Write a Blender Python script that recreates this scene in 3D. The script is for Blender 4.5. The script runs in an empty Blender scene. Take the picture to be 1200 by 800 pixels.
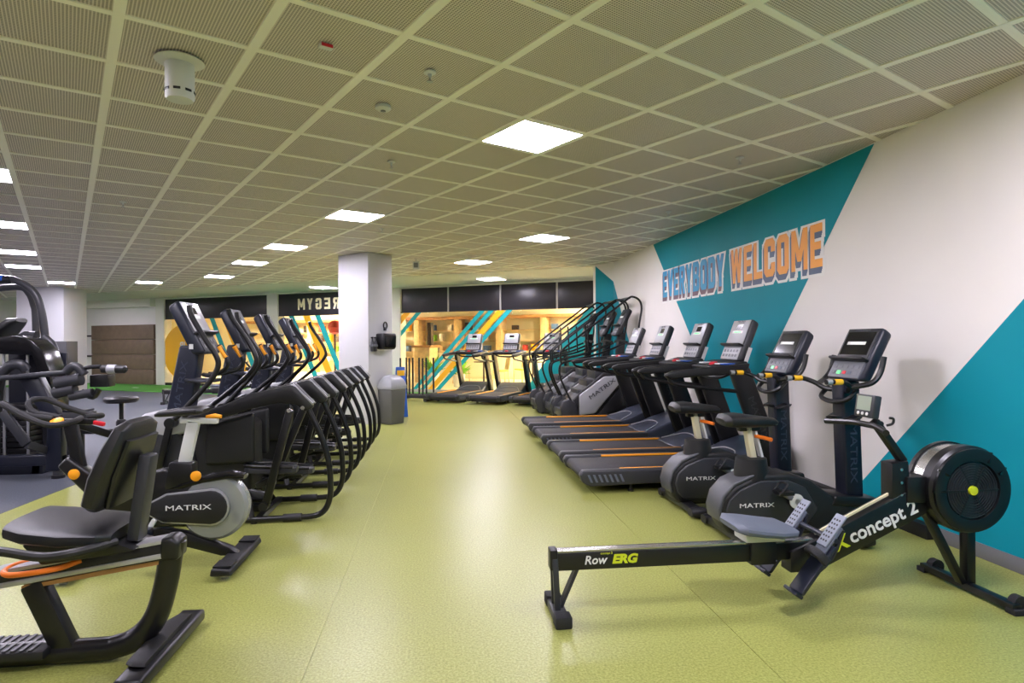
import bpy, bmesh, math, random
from mathutils import Matrix, Vector
random.seed(7)
SC = bpy.context.scene
COL = SC.collection
# ---------------------------------------------------------------- camera, world, exposure
YAW = math.radians(6.593)
cam_data = bpy.data.cameras.new('camera'); cam = bpy.data.objects.new('camera', cam_data); COL.objects.link(cam)
cam_data.sensor_width = 36.0; cam_data.lens = 727.0 * 36.0 / 1200.0; cam_data.clip_end = 200
cam.matrix_world = Matrix.Translation((0, 0, 1.413)) @ Matrix.Rotation(-YAW, 4, 'Z') @ Matrix.Rotation(math.pi / 2, 4, 'X') @ Matrix.Rotation(-0.007, 4, 'Z')
SC.camera = cam
world = bpy.data.worlds.new('world'); SC.world = world; world.use_nodes = True
world.node_tree.nodes['Background'].inputs[0].default_value = (0.9, 0.93, 1.0, 1)
world.node_tree.nodes['Background'].inputs[1].default_value = 0.3
SC.view_settings.view_transform = 'Standard'; SC.view_settings.look = 'None'
SC.view_settings.gamma = 1.0; SC.view_settings.use_curve_mapping = False
SC.view_settings.exposure = 1.3
PANEL_POWER = 30.0      # emission of the ceiling light diffusers
MALL_POWER = 165.0
CEIL = 2.971
# ---------------------------------------------------------------- materials
def lin(c):
    return tuple(((v / 255) / 12.92 if v / 255 <= 0.04045 else ((v / 255 + 0.055) / 1.055) ** 2.4) for v in c) + (1.0,)
MATS = {}
def mat(name, rgb, rough=0.5, metal=0.0, nscale=0.0, namt=0.0, bump=0.0, bscale=None, spec=0.5, emit=0.0, coat=0.0):
    m = bpy.data.materials.new(name); m.use_nodes = True; nt = m.node_tree
    b = nt.nodes['Principled BSDF']; b.inputs['Base Color'].default_value = lin(rgb)
    b.inputs['Roughness'].default_value = rough; b.inputs['Metallic'].default_value = metal
    b.inputs['Specular IOR Level'].default_value = spec; b.inputs['Coat Weight'].default_value = coat
    if emit:
        b.inputs['Emission Color'].default_value = lin(rgb); b.inputs['Emission Strength'].default_value = emit
    tc = nt.nodes.new('ShaderNodeTexCoord')
    n = nt.nodes.new('ShaderNodeTexNoise'); n.inputs['Scale'].default_value = nscale or 30.0; n.inputs['Detail'].default_value = 3
    nt.links.new(tc.outputs['Object'], n.inputs['Vector'])
    if namt:
        mx = nt.nodes.new('ShaderNodeMix'); mx.data_type = 'RGBA'
        c = lin(rgb)
        mx.inputs[6].default_value = tuple(v * (1 - namt) for v in c[:3]) + (1,)
        mx.inputs[7].default_value = tuple(min(1, v * (1 + namt)) for v in c[:3]) + (1,)
        rp = nt.nodes.new('ShaderNodeMapRange'); rp.inputs[1].default_value = 0.3; rp.inputs[2].default_value = 0.7
        nt.links.new(n.outputs[0], rp.inputs[0]); nt.links.new(rp.outputs[0], mx.inputs[0]); nt.links.new(mx.outputs[2], b.inputs['Base Color'])
    else:
        rr = nt.nodes.new('ShaderNodeMapRange'); rr.inputs[3].default_value = max(0, rough - 0.02); rr.inputs[4].default_value = min(1, rough + 0.02)
        nt.links.new(n.outputs[0], rr.inputs[0]); nt.links.new(rr.outputs[0], b.inputs['Roughness'])
    if bump:
        n2 = nt.nodes.new('ShaderNodeTexNoise'); n2.inputs['Scale'].default_value = bscale or 200; n2.inputs['Detail'].default_value = 2
        nt.links.new(tc.outputs['Object'], n2.inputs['Vector'])
        bp = nt.nodes.new('ShaderNodeBump'); bp.inputs['Strength'].default_value = bump; bp.inputs['Distance'].default_value = 0.005
        nt.links.new(n2.outputs[0], bp.inputs['Height']); nt.links.new(bp.outputs[0], b.inputs['Normal'])
    MATS[name] = m
    return m
mat('black', (17, 17, 19), 0.36); mat('black_matte', (22, 22, 24), 0.5, bump=0.12, bscale=300); mat('black_gloss', (12, 12, 14), 0.2)
mat('vinyl', (25, 25, 27), 0.42, bump=0.2, bscale=250); mat('tube_black', (14, 14, 16), 0.3); mat('rubber', (30, 30, 32), 0.75, bump=0.4, bscale=150)
mat('navy', (26, 31, 46), 0.36); mat('navy_deep', (16, 20, 34), 0.34); mat('charcoal', (46, 47, 51), 0.42); mat('letter_dim', (52, 58, 74), 0.4); mat('grey_plastic', (104, 106, 112), 0.45)
mat('seat_grey', (88, 95, 108), 0.55, bump=0.1, bscale=300); mat('slate', (88, 94, 108), 0.55); mat('slate_light', (128, 134, 146), 0.5); mat('silver', (176, 176, 180), 0.32, 0.55); mat('steel', (190, 188, 184), 0.25, 0.9)
mat('silver_paint', (164, 165, 168), 0.4, 0.1); mat('white_metal', (205, 207, 202), 0.35); mat('cream_metal', (214, 206, 172), 0.35); mat('chrome', (215, 215, 215), 0.12, 1.0)
mat('orange', (250, 166, 26), 0.45); mat('deep_orange', (236, 120, 28), 0.45); mat('yellow', (250, 190, 30), 0.5); mat('red', (205, 30, 45), 0.4); mat('blue', (30, 90, 190), 0.45)
mat('lime', (206, 216, 40), 0.45); mat('print_white', (226, 226, 224), 0.5); mat('print_grey', (90, 92, 100), 0.5); mat('lcd', (140, 152, 132), 0.3); mat('screen', (20, 20, 24), 0.15)
mat('display', (200, 215, 210), 0.3, emit=0.35); mat('display_green', (90, 220, 120), 0.3, emit=0.5); mat('belt', (38, 36, 38), 0.62, nscale=60, namt=0.12, bump=0.15)
mat('hood', (50, 55, 68), 0.38); mat('bike_grey', (68, 70, 74), 0.42); mat('label_white', (215, 215, 212), 0.5)
mat('wall_white', (236, 231, 226), 0.6, nscale=1.5, namt=0.02, bump=0.03, bscale=300); mat('wall_teal', (0, 142, 158), 0.6, spec=0.25, nscale=2, namt=0.03, bump=0.03, bscale=300)
mat('plaster', (206, 205, 198), 0.7, nscale=1.2, namt=0.03); mat('bulkhead', (226, 222, 208), 0.6); mat('baseboard', (112, 112, 116), 0.5); mat('trunking', (24, 24, 26), 0.45)
mat('column_white', (196, 196, 199), 0.55, nscale=2, namt=0.02); mat('ceiling_bar', (250, 246, 234), 0.5); mat('void', (52, 48, 40), 0.9)
mat('brown_board', (116, 97, 78), 0.6, nscale=6, namt=0.12); mat('dark_board', (70, 70, 72), 0.6)
mat('black_glass', (40, 36, 41), 0.34); mat('frame_metal', (176, 172, 166), 0.4, 0.4); mat('teal_vinyl', (0, 166, 170), 0.5); mat('sign_yellow', (252, 186, 16), 0.5)
mat('turf', (78, 150, 52), 0.9, nscale=180, namt=0.35, bump=0.8, bscale=400); mat('turf_mark', (226, 230, 222), 0.8)
mat('letter_orange', (248, 166, 62), 0.5); mat('letter_blue', (40, 152, 200), 0.5); mat('letter_shade', (82, 98, 124), 0.5); mat('letter_shade_red', (110, 84, 96), 0.5); mat('letter_white', (238, 236, 232), 0.5)
mat('bin_grey', (84, 84, 80), 0.5); mat('bin_lid', (150, 152, 156), 0.4); mat('mall_floor', (230, 214, 172), 0.35, nscale=0.8, namt=0.05); mat('mall_wall', (246, 232, 194), 0.6, nscale=1, namt=0.06)
mat('mall_cream', (246, 232, 190), 0.6); mat('wood', (222, 188, 132), 0.5, nscale=8, namt=0.15); mat('wood_dark', (176, 128, 78), 0.5, nscale=8, namt=0.15); mat('chair_green', (176, 196, 60), 0.6)
mat('leaf', (120, 180, 40), 0.6, nscale=20, namt=0.3); mat('mall_dark', (70, 56, 44), 0.5); mat('goods_red', (190, 60, 50), 0.5); mat('goods_blue', (80, 110, 150), 0.5); mat('goods_white', (230, 222, 205), 0.5)
m = mat('light_diffuser', (250, 248, 255), 0.5, emit=PANEL_POWER); m.node_tree.nodes['Principled BSDF'].inputs['Emission Color'].default_value = (1.0, 0.93, 1.11, 1); m = mat('mall_lamp', (255, 242, 218), 0.5, emit=MALL_POWER)
def floor_mat(name, base, dark, light, rough, bump):
    m = mat(name, base, rough); nt = m.node_tree; b = nt.nodes['Principled BSDF']; tc = [n for n in nt.nodes if n.type == 'TEX_COORD'][0]
    n = nt.nodes.new('ShaderNodeTexNoise'); n.inputs['Scale'].default_value = 90; n.inputs['Detail'].default_value = 4; n.inputs['Roughness'].default_value = 0.7
    r = nt.nodes.new('ShaderNodeValToRGB'); e = r.color_ramp.elements
    e[0].position = 0.34; e[0].color = lin(dark); e[1].position = 0.66; e[1].color = lin(light); k = e.new(0.5); k.color = lin(base)
    big = nt.nodes.new('ShaderNodeTexNoise'); big.inputs['Scale'].default_value = 0.9; big.inputs['Detail'].default_value = 3
    mr = nt.nodes.new('ShaderNodeMapRange'); mr.inputs[3].default_value = 0.93; mr.inputs[4].default_value = 1.07
    mx = nt.nodes.new('ShaderNodeMix'); mx.data_type = 'RGBA'; mx.blend_type = 'MULTIPLY'; mx.inputs[0].default_value = 1
    bp = nt.nodes.new('ShaderNodeBump'); bp.inputs['Strength'].default_value = bump; bp.inputs['Distance'].default_value = 0.003
    nt.links.new(tc.outputs['Object'], n.inputs['Vector']); nt.links.new(tc.outputs['Object'], big.inputs['Vector'])
    nt.links.new(n.outputs[0], r.inputs[0]); nt.links.new(big.outputs[0], mr.inputs[0]); nt.links.new(r.outputs[0], mx.inputs[6]); nt.links.new(mr.outputs[0], mx.inputs[7])
    nt.links.new(mx.outputs[2], b.inputs['Base Color']); nt.links.new(n.outputs[0], bp.inputs['Height']); nt.links.new(bp.outputs[0], b.inputs['Normal'])
floor_mat('floor_lime', (147, 151, 77), (121, 126, 53), (171, 174, 105), 0.33, 0.25)
floor_mat('floor_grey', (74, 78, 87), (58, 62, 70), (92, 96, 106), 0.5, 0.25)
mat('seam', (190, 194, 128), 0.6)
def tile_mat():
    m = mat('ceiling_mesh', (122, 116, 92), 0.55); nt = m.node_tree; b = nt.nodes['Principled BSDF']; tc = [n for n in nt.nodes if n.type == 'TEX_COORD'][0]
    sp = nt.nodes.new('ShaderNodeSeparateXYZ'); nt.links.new(tc.outputs['Object'], sp.inputs[0]); outs = []
    for k in (0, 1):
        mu = nt.nodes.new('ShaderNodeMath'); mu.operation = 'MULTIPLY'; mu.inputs[1].default_value = 1 / 0.015
        fr = nt.nodes.new('ShaderNodeMath'); fr.operation = 'FRACT'; gt = nt.nodes.new('ShaderNodeMath'); gt.operation = 'GREATER_THAN'; gt.inputs[1].default_value = 0.36
        nt.links.new(sp.outputs[k], mu.inputs[0]); nt.links.new(mu.outputs[0], fr.inputs[0]); nt.links.new(fr.outputs[0], gt.inputs[0]); outs.append(gt)
    an = nt.nodes.new('ShaderNodeMath'); an.operation = 'MULTIPLY'; nt.links.new(outs[0].outputs[0], an.inputs[0]); nt.links.new(outs[1].outputs[0], an.inputs[1])
    mx = nt.nodes.new('ShaderNodeMix'); mx.data_type = 'RGBA'; mx.inputs[6].default_value = lin((226, 214, 204)); mx.inputs[7].default_value = lin((132, 123, 115))  # dark cells paint the darkness above the open mesh onto flat tiles
    nt.links.new(an.outputs[0], mx.inputs[0]); nt.links.new(mx.outputs[2], b.inputs['Base Color'])
tile_mat()
def clear_mat(name, tint, gloss_fac, rough=0.03):
    m = bpy.data.materials.new(name); m.use_nodes = True; nt = m.node_tree; nt.nodes.clear()
    o = nt.nodes.new('ShaderNodeOutputMaterial'); t = nt.nodes.new('ShaderNodeBsdfTransparent'); t.inputs[0].default_value = tint
    g = nt.nodes.new('ShaderNodeBsdfGlossy'); g.inputs['Roughness'].default_value = rough; mx = nt.nodes.new('ShaderNodeMixShader')
    lw = nt.nodes.new('ShaderNodeLayerWeight'); lw.inputs[0].default_value = gloss_fac
    nt.links.new(lw.outputs['Fresnel'], mx.inputs[0]); nt.links.new(t.outputs[0], mx.inputs[1]); nt.links.new(g.outputs[0], mx.inputs[2]); nt.links.new(mx.outputs[0], o.inputs[0])
    MATS[name] = m
clear_mat('glass', (0.96, 0.98, 0.97, 1), 0.15); clear_mat('clear_cover', (0.92, 0.94, 0.95, 1), 0.55, 0.2)
nt = MATS['clear_cover'].node_tree; ms = [n for n in nt.nodes if n.type == 'MIX_SHADER'][0]; m2 = nt.nodes.new('ShaderNodeMixShader'); m2.inputs[0].default_value = 0.38; pb2 = nt.nodes.new('ShaderNodeBsdfPrincipled'); pb2.inputs['Base Color'].default_value = lin((196, 202, 204)); pb2.inputs['Roughness'].default_value = 0.25
nt.links.new(ms.outputs[0], m2.inputs[1]); nt.links.new(pb2.outputs[0], m2.inputs[2]); nt.links.new(m2.outputs[0], [n for n in nt.nodes if n.type == 'OUTPUT_MATERIAL'][0].inputs[0])
# ---------------------------------------------------------------- mesh builder
class MB:
    def __init__(s): s.v = []; s.f = []; s.M = None
    def at(s, M): s.M = M; return s
    def add(s, vs, fs):
        k = len(s.v); s.v += [tuple(s.M @ Vector(p)) if s.M else tuple(p) for p in vs]; s.f += [tuple(i + k for i in f) for f in fs]; return s
    def box(s, x0, x1, y0, y1, z0, z1):
        return s.add([(x0, y0, z0), (x1, y0, z0), (x1, y1, z0), (x0, y1, z0), (x0, y0, z1), (x1, y0, z1), (x1, y1, z1), (x0, y1, z1)],
                     [(3, 2, 1, 0), (4, 5, 6, 7), (0, 1, 5, 4), (1, 2, 6, 5), (2, 3, 7, 6), (3, 0, 4, 7)])
    def prism(s, poly, y0, y1):          # (x, z) outline extruded along y
        n = len(poly); a = sum(poly[i][0] * poly[(i + 1) % n][1] - poly[(i + 1) % n][0] * poly[i][1] for i in range(n))
        if a < 0: poly = poly[::-1]
        vs = [(x, y0, z) for x, z in poly] + [(x, y1, z) for x, z in poly]
        fs = [tuple(range(n)), tuple(range(2 * n - 1, n - 1, -1))] + [(i, i + n, (i + 1) % n + n, (i + 1) % n) for i in range(n)]
        return s.add(vs, fs)
    def tube(s, pts, r, n=10, smooth=0, flat=1.0):
        pts = [Vector(p) for p in pts]
        if smooth and len(pts) > 2:
            q = []
            for i in range(len(pts) - 1):
                p0 = pts[max(0, i - 1)]; p1 = pts[i]; p2 = pts[i + 1]; p3 = pts[min(len(pts) - 1, i + 2)]
                for k in range(smooth):
                    t = k / smooth
                    q.append(0.5 * ((2 * p1) + (p2 - p0) * t + (2 * p0 - 5 * p1 + 4 * p2 - p3) * t * t + (3 * p1 - p0 - 3 * p2 + p3) * t ** 3))
            pts = q + [pts[-1]]
        rs = r if isinstance(r, (list, tuple)) else [r] * len(pts)
        if len(rs) != len(pts): rs = [rs[min(len(rs) - 1, int(i * len(rs) / len(pts)))] for i in range(len(pts))]
        m = len(pts); tn = [(pts[min(m - 1, i + 1)] - pts[max(0, i - 1)]).normalized() for i in range(m)]
        ref = Vector((0, 1, 0)) if abs(tn[0].y) < 0.9 else Vector((0, 0, 1)); u = (ref - tn[0] * ref.dot(tn[0])).normalized(); vs = []
        for i in range(m):
            u = (u - tn[i] * u.dot(tn[i])).normalized(); w = tn[i].cross(u)
            for k in range(n):
                a = 2 * math.pi * k / n; vs.append(tuple(pts[i] + u * math.cos(a) * rs[i] * flat + w * math.sin(a) * rs[i]))
        fs = [(i * n + k, i * n + (k + 1) % n, (i + 1) * n + (k + 1) % n, (i + 1) * n + k) for i in range(m - 1) for k in range(n)]
        fs += [tuple(range(n - 1, -1, -1)), tuple(range((m - 1) * n, m * n))]
        return s.add(vs, fs)
    def bar(s, a, b, w, h):              # rectangular bar between two points, w sideways, h in the upright plane
        a = Vector(a); b = Vector(b); d = (b - a).normalized(); ref = Vector((0, 0, 1)) if abs(d.z) < 0.95 else Vector((1, 0, 0))
        sx = d.cross(ref).normalized(); up = sx.cross(d); vs = []
        for p in (a, b):
            for i, j in ((-1, -1), (1, -1), (1, 1), (-1, 1)): vs.append(tuple(p + sx * w / 2 * i + up * h / 2 * j))
        return s.add(vs, [(0, 1, 2, 3), (7, 6, 5, 4), (0, 4, 5, 1), (1, 5, 6, 2), (2, 6, 7, 3), (3, 7, 4, 0)])
    def lathe(s, prof, c=(0, 0, 0), axis=(0, 0, 1), n=24):   # profile (radius, height along axis)
        ax = Vector(axis).normalized(); ref = Vector((1, 0, 0)) if abs(ax.x) < 0.9 else Vector((0, 1, 0)); u = (ref - ax * ref.dot(ax)).normalized(); w = ax.cross(u); c = Vector(c); vs = []
        for r, h in prof:
            for k in range(n):
                a = 2 * math.pi * k / n; vs.append(tuple(c + ax * h + (u * math.cos(a) + w * math.sin(a)) * max(r, 1e-4)))
        m = len(prof); fs = [(i * n + k, i * n + (k + 1) % n, (i + 1) * n + (k + 1) % n, (i + 1) * n + k) for i in range(m - 1) for k in range(n)]
        fs += [tuple(range(n - 1, -1, -1)), tuple(range((m - 1) * n, m * n))]
        return s.add(vs, fs)
    def cyl(s, a, b, r, n=20):
        a = Vector(a); b = Vector(b); return s.lathe([(r, 0), (r, (b - a).length)], a, b - a, n)
    def loft(s, secs):
        n = len(secs[0]); m = len(secs); vs = [p for q in secs for p in q]
        fs = [(i * n + k, i * n + (k + 1) % n, (i + 1) * n + (k + 1) % n, (i + 1) * n + k) for i in range(m - 1) for k in range(n)]
        fs += [tuple(range(n - 1, -1, -1)), tuple(range((m - 1) * n, m * n))]
        return s.add(vs, fs)
    def pad(s, path, widths, heights, n=16, p=3.0):   # cushion swept along an (x, z) path, rounded-rectangle sections across y
        secs = []; m = len(path)
        for i, (x, z) in enumerate(path):
            x0, z0 = path[max(0, i - 1)]; x1, z1 = path[min(m - 1, i + 1)]; d = Vector((x1 - x0, 0, z1 - z0)).normalized(); nn = Vector((-d.z, 0, d.x)); sec = []
            for k in range(n):
                a = 2 * math.pi * k / n; ca, sa = math.cos(a), math.sin(a)
                e = lambda t: math.copysign(abs(t) ** (2 / p), t)
                q = Vector((x, 0, z)) + Vector((0, 1, 0)) * widths[i] / 2 * e(ca) + nn * heights[i] / 2 * e(sa); sec.append(tuple(q))
            secs.append(sec)
        return s.loft(secs)
    def mesh(s, name, bevel=0.0, seg=2, angle=35):
        me = bpy.data.meshes.new(name); me.from_pydata(s.v, [], s.f)
        bm = bmesh.new(); bm.from_mesh(me); bmesh.ops.recalc_face_normals(bm, faces=bm.faces)
        if bevel:
            es = [e for e in bm.edges if len(e.link_faces) == 2 and e.calc_face_angle(0) > math.radians(30)]
            bmesh.ops.bevel(bm, geom=es, offset=bevel, segments=seg, profile=0.5, affect='EDGES', clamp_overlap=True)
        bm.to_mesh(me); bm.free()
        me.polygons.foreach_set('use_smooth', [True] * len(me.polygons)); me.set_sharp_from_angle(angle=math.radians(angle))
        return me
    def build(s, name, m, parent=None, bevel=0.0, seg=2, angle=35):
        me = s.mesh(name, bevel, seg, angle); me.materials.append(MATS[m]); return link(name, me, parent)
def link(name, me, parent=None):
    o = bpy.data.objects.new(name, me); COL.objects.link(o)
    if parent: o.parent = parent
    return o
def thing(name, label, cat, loc=(0, 0, 0), rz=0.0, group=None):
    o = bpy.data.objects.new(name, None); COL.objects.link(o); o.location = loc; o.rotation_euler = (0, 0, rz); o.empty_display_size = 0.1
    return tag(o, label, cat, group)
def tag(o, label, cat, group=None):
    o['label'] = label; o['category'] = cat
    if group: o['group'] = group
    return o
def struct(o, label=None):
    o['kind'] = 'structure'
    if label: o['label'] = label
    return o
def dup(o, loc, rz, label):
    def rec(a, par):
        c = a.copy(); COL.objects.link(c); c.parent = par
        for k in list(a.children): rec(k, c)
        return c
    c = rec(o, None); c.location = loc; c.rotation_euler = (0, 0, rz); c['label'] = label
    return c
def text_mesh(txt, size, M, width=None, offset=0.0, extrude=0.0015, mirror=False, space=1.0, shear=0.0, xs=1.0):
    cu = bpy.data.curves.new('txt', 'FONT'); cu.body = txt; cu.size = size; cu.align_x = 'CENTER'; cu.align_y = 'CENTER'; cu.offset = offset; cu.extrude = extrude
    cu.space_character = space; cu.shear = shear; cu.resolution_u = 3
    o = bpy.data.objects.new('txt', cu); COL.objects.link(o); bpy.context.view_layer.update()
    me = bpy.data.meshes.new_from_object(o.evaluated_get(bpy.context.evaluated_depsgraph_get())); bpy.data.objects.remove(o); bpy.data.curves.remove(cu)
    if width:
        w = [v.co.x for v in me.vertices]; k = width / (max(w) - min(w)); me.transform(Matrix.Scale(k, 4, (1, 0, 0)))
    elif xs != 1: me.transform(Matrix.Scale(xs, 4, (1, 0, 0)))
    if mirror: me.transform(Matrix.Scale(-1, 4, (1, 0, 0))); me.flip_normals()
    me.transform(M); return me
def text(name, txt, size, M, m, parent, **k):
    me = text_mesh(txt, size, M, **k); me.materials.clear(); me.materials.append(MATS[m]); return link(name, me, parent)
def frame(o, r, u):                       # matrix with columns right, up, normal
    r = Vector(r).normalized(); u = Vector(u).normalized(); n = r.cross(u)
    return Matrix(((r.x, u.x, n.x, o[0]), (r.y, u.y, n.y, o[1]), (r.z, u.z, n.z, o[2]), (0, 0, 0, 1)))
def arcpts(c, r, a0, a1, n, y=0.0):
    return [(c[0] + r * math.cos(math.radians(a0 + (a1 - a0) * i / n)), y, c[1] + r * math.sin(math.radians(a0 + (a1 - a0) * i / n))) for i in range(n + 1)]
# ================================================================ SETTING
WX = 3.45
# floor: base slab, sheets of lime rubber with seams, grey rubber zone
fl = struct(MB().box(-15, 4.6, -4.5, 27, -0.2, -0.004).build('floor', 'seam'))
xs = [-3.67, -2.57, -0.585, 1.403, WX]
ends = [(xs[i], xs[i + 1]) for i in range(4)]
for a, b in ends:
    MB().box(a + 0.002, b - 0.002, -4.4, 19, -0.004, 0).build('rubber_sheet', 'floor_lime', fl)
MB().box(-14.9, -3.672, -4.4, 27, -0.004, 0).build('grey_rubber_sheet', 'floor_grey', fl)
MB().box(3.45, 4.5, 12.5, 17, -0.004, 0).build('rubber_sheet', 'floor_lime', fl)
# right wall with painted shapes
wr = struct(MB().box(WX, WX + 0.2, -4.5, 12.1, 0, 3.2).build('wall_right', 'wall_white'))
def wallpoly(name, pts, m, parent, off=0.002):
    vs = [(WX - off, y, z) for y, z in pts]; o = MB().add(vs, [tuple(range(len(vs)))]).build(name, m, parent); return o
wallpoly('teal_paint', [(9.75, 2.97), (4.58, 2.97), (6.80, 0.55), (7.15, 0.2), (7.35, 0.55)], 'wall_teal', wr)
wallpoly('teal_paint', [(-2.6, 2.97), (1.95, 2.97), (3.315, 1.645), (5.0, 0.0), (-2.6, 0.0)], 'wall_teal', wr)
wallpoly('teal_paint', [(12.1, 2.60), (11.47, 1.852), (9.9, 0.0), (12.1, 0.0)], 'wall_teal', wr)
ws = struct(MB().add([(3.45, 12.1, 0), (3.20, 12.55, 0), (3.20, 12.75, 0), (3.65, 12.75, 0), (3.65, 12.1, 0), (3.45, 12.1, 3.2), (3.20, 12.55, 3.2), (3.20, 12.75, 3.2), (3.65, 12.75, 3.2), (3.65, 12.1, 3.2)],
     [(0, 1, 6, 5), (1, 2, 7, 6), (2, 3, 8, 7), (3, 4, 9, 8), (4, 0, 5, 9), (5, 6, 7, 8, 9), (4, 3, 2, 1, 0)]).build('wall_corner', 'wall_white'))
nx, ny = -0.0018, -0.001
MB().add([(3.45 + nx, 12.1 + ny, 0), (3.20 + nx, 12.55 + ny, 0), (3.20 + nx, 12.55 + ny, 2.96), (3.45 + nx, 12.1 + ny, 2.60)], [(0, 1, 2, 3)]).build('teal_paint', 'wall_teal', ws)
struct(MB().box(WX - 0.012, WX, -4.5, 3.98, 0, 0.095).build('baseboard_right', 'baseboard', bevel=0.003))
tr = struct(MB().box(WX - 0.07, WX, 3.99, 12.0, 0, 0.10).build('trim_1', 'trunking', bevel=0.004))
# lettering on the wall
def wall_M(y, z, off): return frame((WX - off, y, z), (0, -1, 0), (0, 0, 1))
def rc(a, b, c, d): return [(a, b), (c, b), (c, d), (a, d)]
_ST = rc(0, 0, .36, 1); _T = rc(0, .81, 1, 1); _B = rc(0, 0, 1, .19); _OT = [(0, .80), (1, .80), (1, .88), (.8, 1), (.2, 1), (0, .88)]; _OB = [(.2, 0), (.8, 0), (1, .12), (1, .20), (0, .20), (0, .12)]
_BOWL = [(.62, .46), (.86, .46), (1, .58), (1, .88), (.82, 1), (.62, 1)]
GLYPH = {'E': [_ST, _T, rc(0, .41, .88, .59), _B], 'L': [_ST, _B], 'V': [[(.34, 0), (.64, 0), (.36, 1), (0, 1)], [(.36, 0), (.66, 0), (1, 1), (.64, 1)]],
 'W': [[(.18, 0), (.38, 0), (.22, 1), (0, 1)], [(.18, 0), (.38, 0), (.60, 1), (.40, 1)], [(.62, 0), (.82, 0), (.60, 1), (.40, 1)], [(.62, 0), (.82, 0), (1, 1), (.78, 1)]],
 'M': [rc(0, 0, .24, 1), rc(.76, 0, 1, 1), [(.38, .22), (.62, .22), (.27, 1), (0, 1)], [(.38, .22), (.62, .22), (1, 1), (.73, 1)]],
 'R': [_ST, rc(0, .82, .8, 1), rc(.2, .42, .8, .58), _BOWL, [(.66, 0), (1, 0), (.76, .48), (.40, .48)]], 'P': [_ST, rc(0, .82, .8, 1), rc(.2, .42, .8, .58), _BOWL],
 'B': [_ST, rc(0, .82, .8, 1), rc(0, .42, .8, .58), rc(0, 0, .8, .18), [(.62, .5), (.84, .5), (.97, .62), (.97, .88), (.8, 1), (.62, 1)], [(.62, 0), (.82, 0), (1, .12), (1, .40), (.86, .52), (.62, .52)]],
 'O': [rc(0, .15, .36, .85), rc(.64, .15, 1, .85), _OT, _OB], 'C': [rc(0, .15, .36, .85), _OT, _OB, rc(.64, .64, 1, .85), rc(.64, .15, 1, .36)], 'U': [rc(0, .15, .36, 1), rc(.64, .15, 1, 1), _OB],
 'G': [rc(0, .15, .36, .85), _OT, _OB, rc(.64, .66, 1, .85), rc(.64, .15, 1, .52), rc(.50, .38, 1, .54)], 'D': [_ST, rc(.64, .15, 1, .85), [(0, .80), (1, .80), (1, .86), (.78, 1), (0, 1)], [(0, 0), (.78, 0), (1, .14), (1, .20), (0, .20)]],
 'Y': [rc(.32, 0, .68, .5), [(.32, .42), (.68, .42), (.36, 1), (0, 1)], [(.32, .42), (.68, .42), (1, 1), (.64, 1)]]}
def grow(poly, o):                        # push the edges of a convex outline outwards by o
    n = len(poly); out = []
    for k in range(n):
        a, b, c = Vector(poly[k - 1]), Vector(poly[k]), Vector(poly[(k + 1) % n]); d1 = (b - a).normalized(); d2 = (c - b).normalized(); n1 = Vector((d1.y, -d1.x)); n2 = Vector((d2.y, -d2.x))
        m_ = (n1 + n2); m_ = m_ / max(0.35, m_.dot(n1)); out.append(tuple(b + m_ * o))
    return out
def glyph(name, c, M, w, h, m, parent, o=0.0, sx=1):     # block letter centred on M, flat convex strokes
    mb = MB().at(M)
    for k, p in enumerate(GLYPH[c]):
        q = [((x - .5) * w, (y - .5) * h) for x, y in p]; q = grow(q, o) if o else q; q = [(x * sx, y) for x, y in q]; n = len(q)
        z = 0.00006 * k; mb.add([(x, y, z) for x, y in q] + [(x, y, z - 0.001) for x, y in q], [tuple(range(n)), tuple(range(2 * n - 1, n - 1, -1))] + [(a, a + n, (a + 1) % n + n, (a + 1) % n) for a in range(n)])
    return mb.build(name, m, parent)
def wall_word(txt, y0, y1, face, shade, label):
    t = thing('wall_lettering', label, 'lettering')
    ws_ = [1.25 if c in 'MW' else (0.86 if c in 'EL' else 1.0) for c in txt]; k = (y0 - y1) / sum(ws_); y = y0
    for c, w in zip(txt, ws_):
        cy = y - w * k / 2; y -= w * k; gw_ = w * k * 0.84
        glyph('outline', c, wall_M(cy + 0.006, 2.255, 0.003), gw_, 0.40, 'letter_white', t, 0.042); glyph('outline', c, wall_M(cy + 0.015, 2.215, 0.0036), gw_, 0.38, 'letter_white', t, 0.036)
        for q in (1, 2, 3): glyph('shade', c, wall_M(cy + 0.008 * q, 2.275 - 0.018 * q, 0.0062 - 0.0005 * q), gw_, 0.40, shade, t, 0.004)
        glyph('letter', c, wall_M(cy, 2.275, 0.0072), gw_, 0.40, face, t)
    return t
wall_word('EVERYBODY', 9.32, 7.20, 'letter_blue', 'letter_shade_red', 'blue word EVERYBODY with white outline painted on the teal wall')
wall_word('WELCOME', 7.06, 5.24, 'letter_orange', 'letter_shade', 'orange word WELCOME with white outline painted on the teal wall')
# other walls
struct(MB().box(-15, 4.6, -4.7, -4.5, 0, 3.2).build('wall_rear', 'wall_white'))
struct(MB().box(-15.2, -15, -4.7, 27, 0, 3.2).build('wall_left', 'wall_white'))
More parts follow.
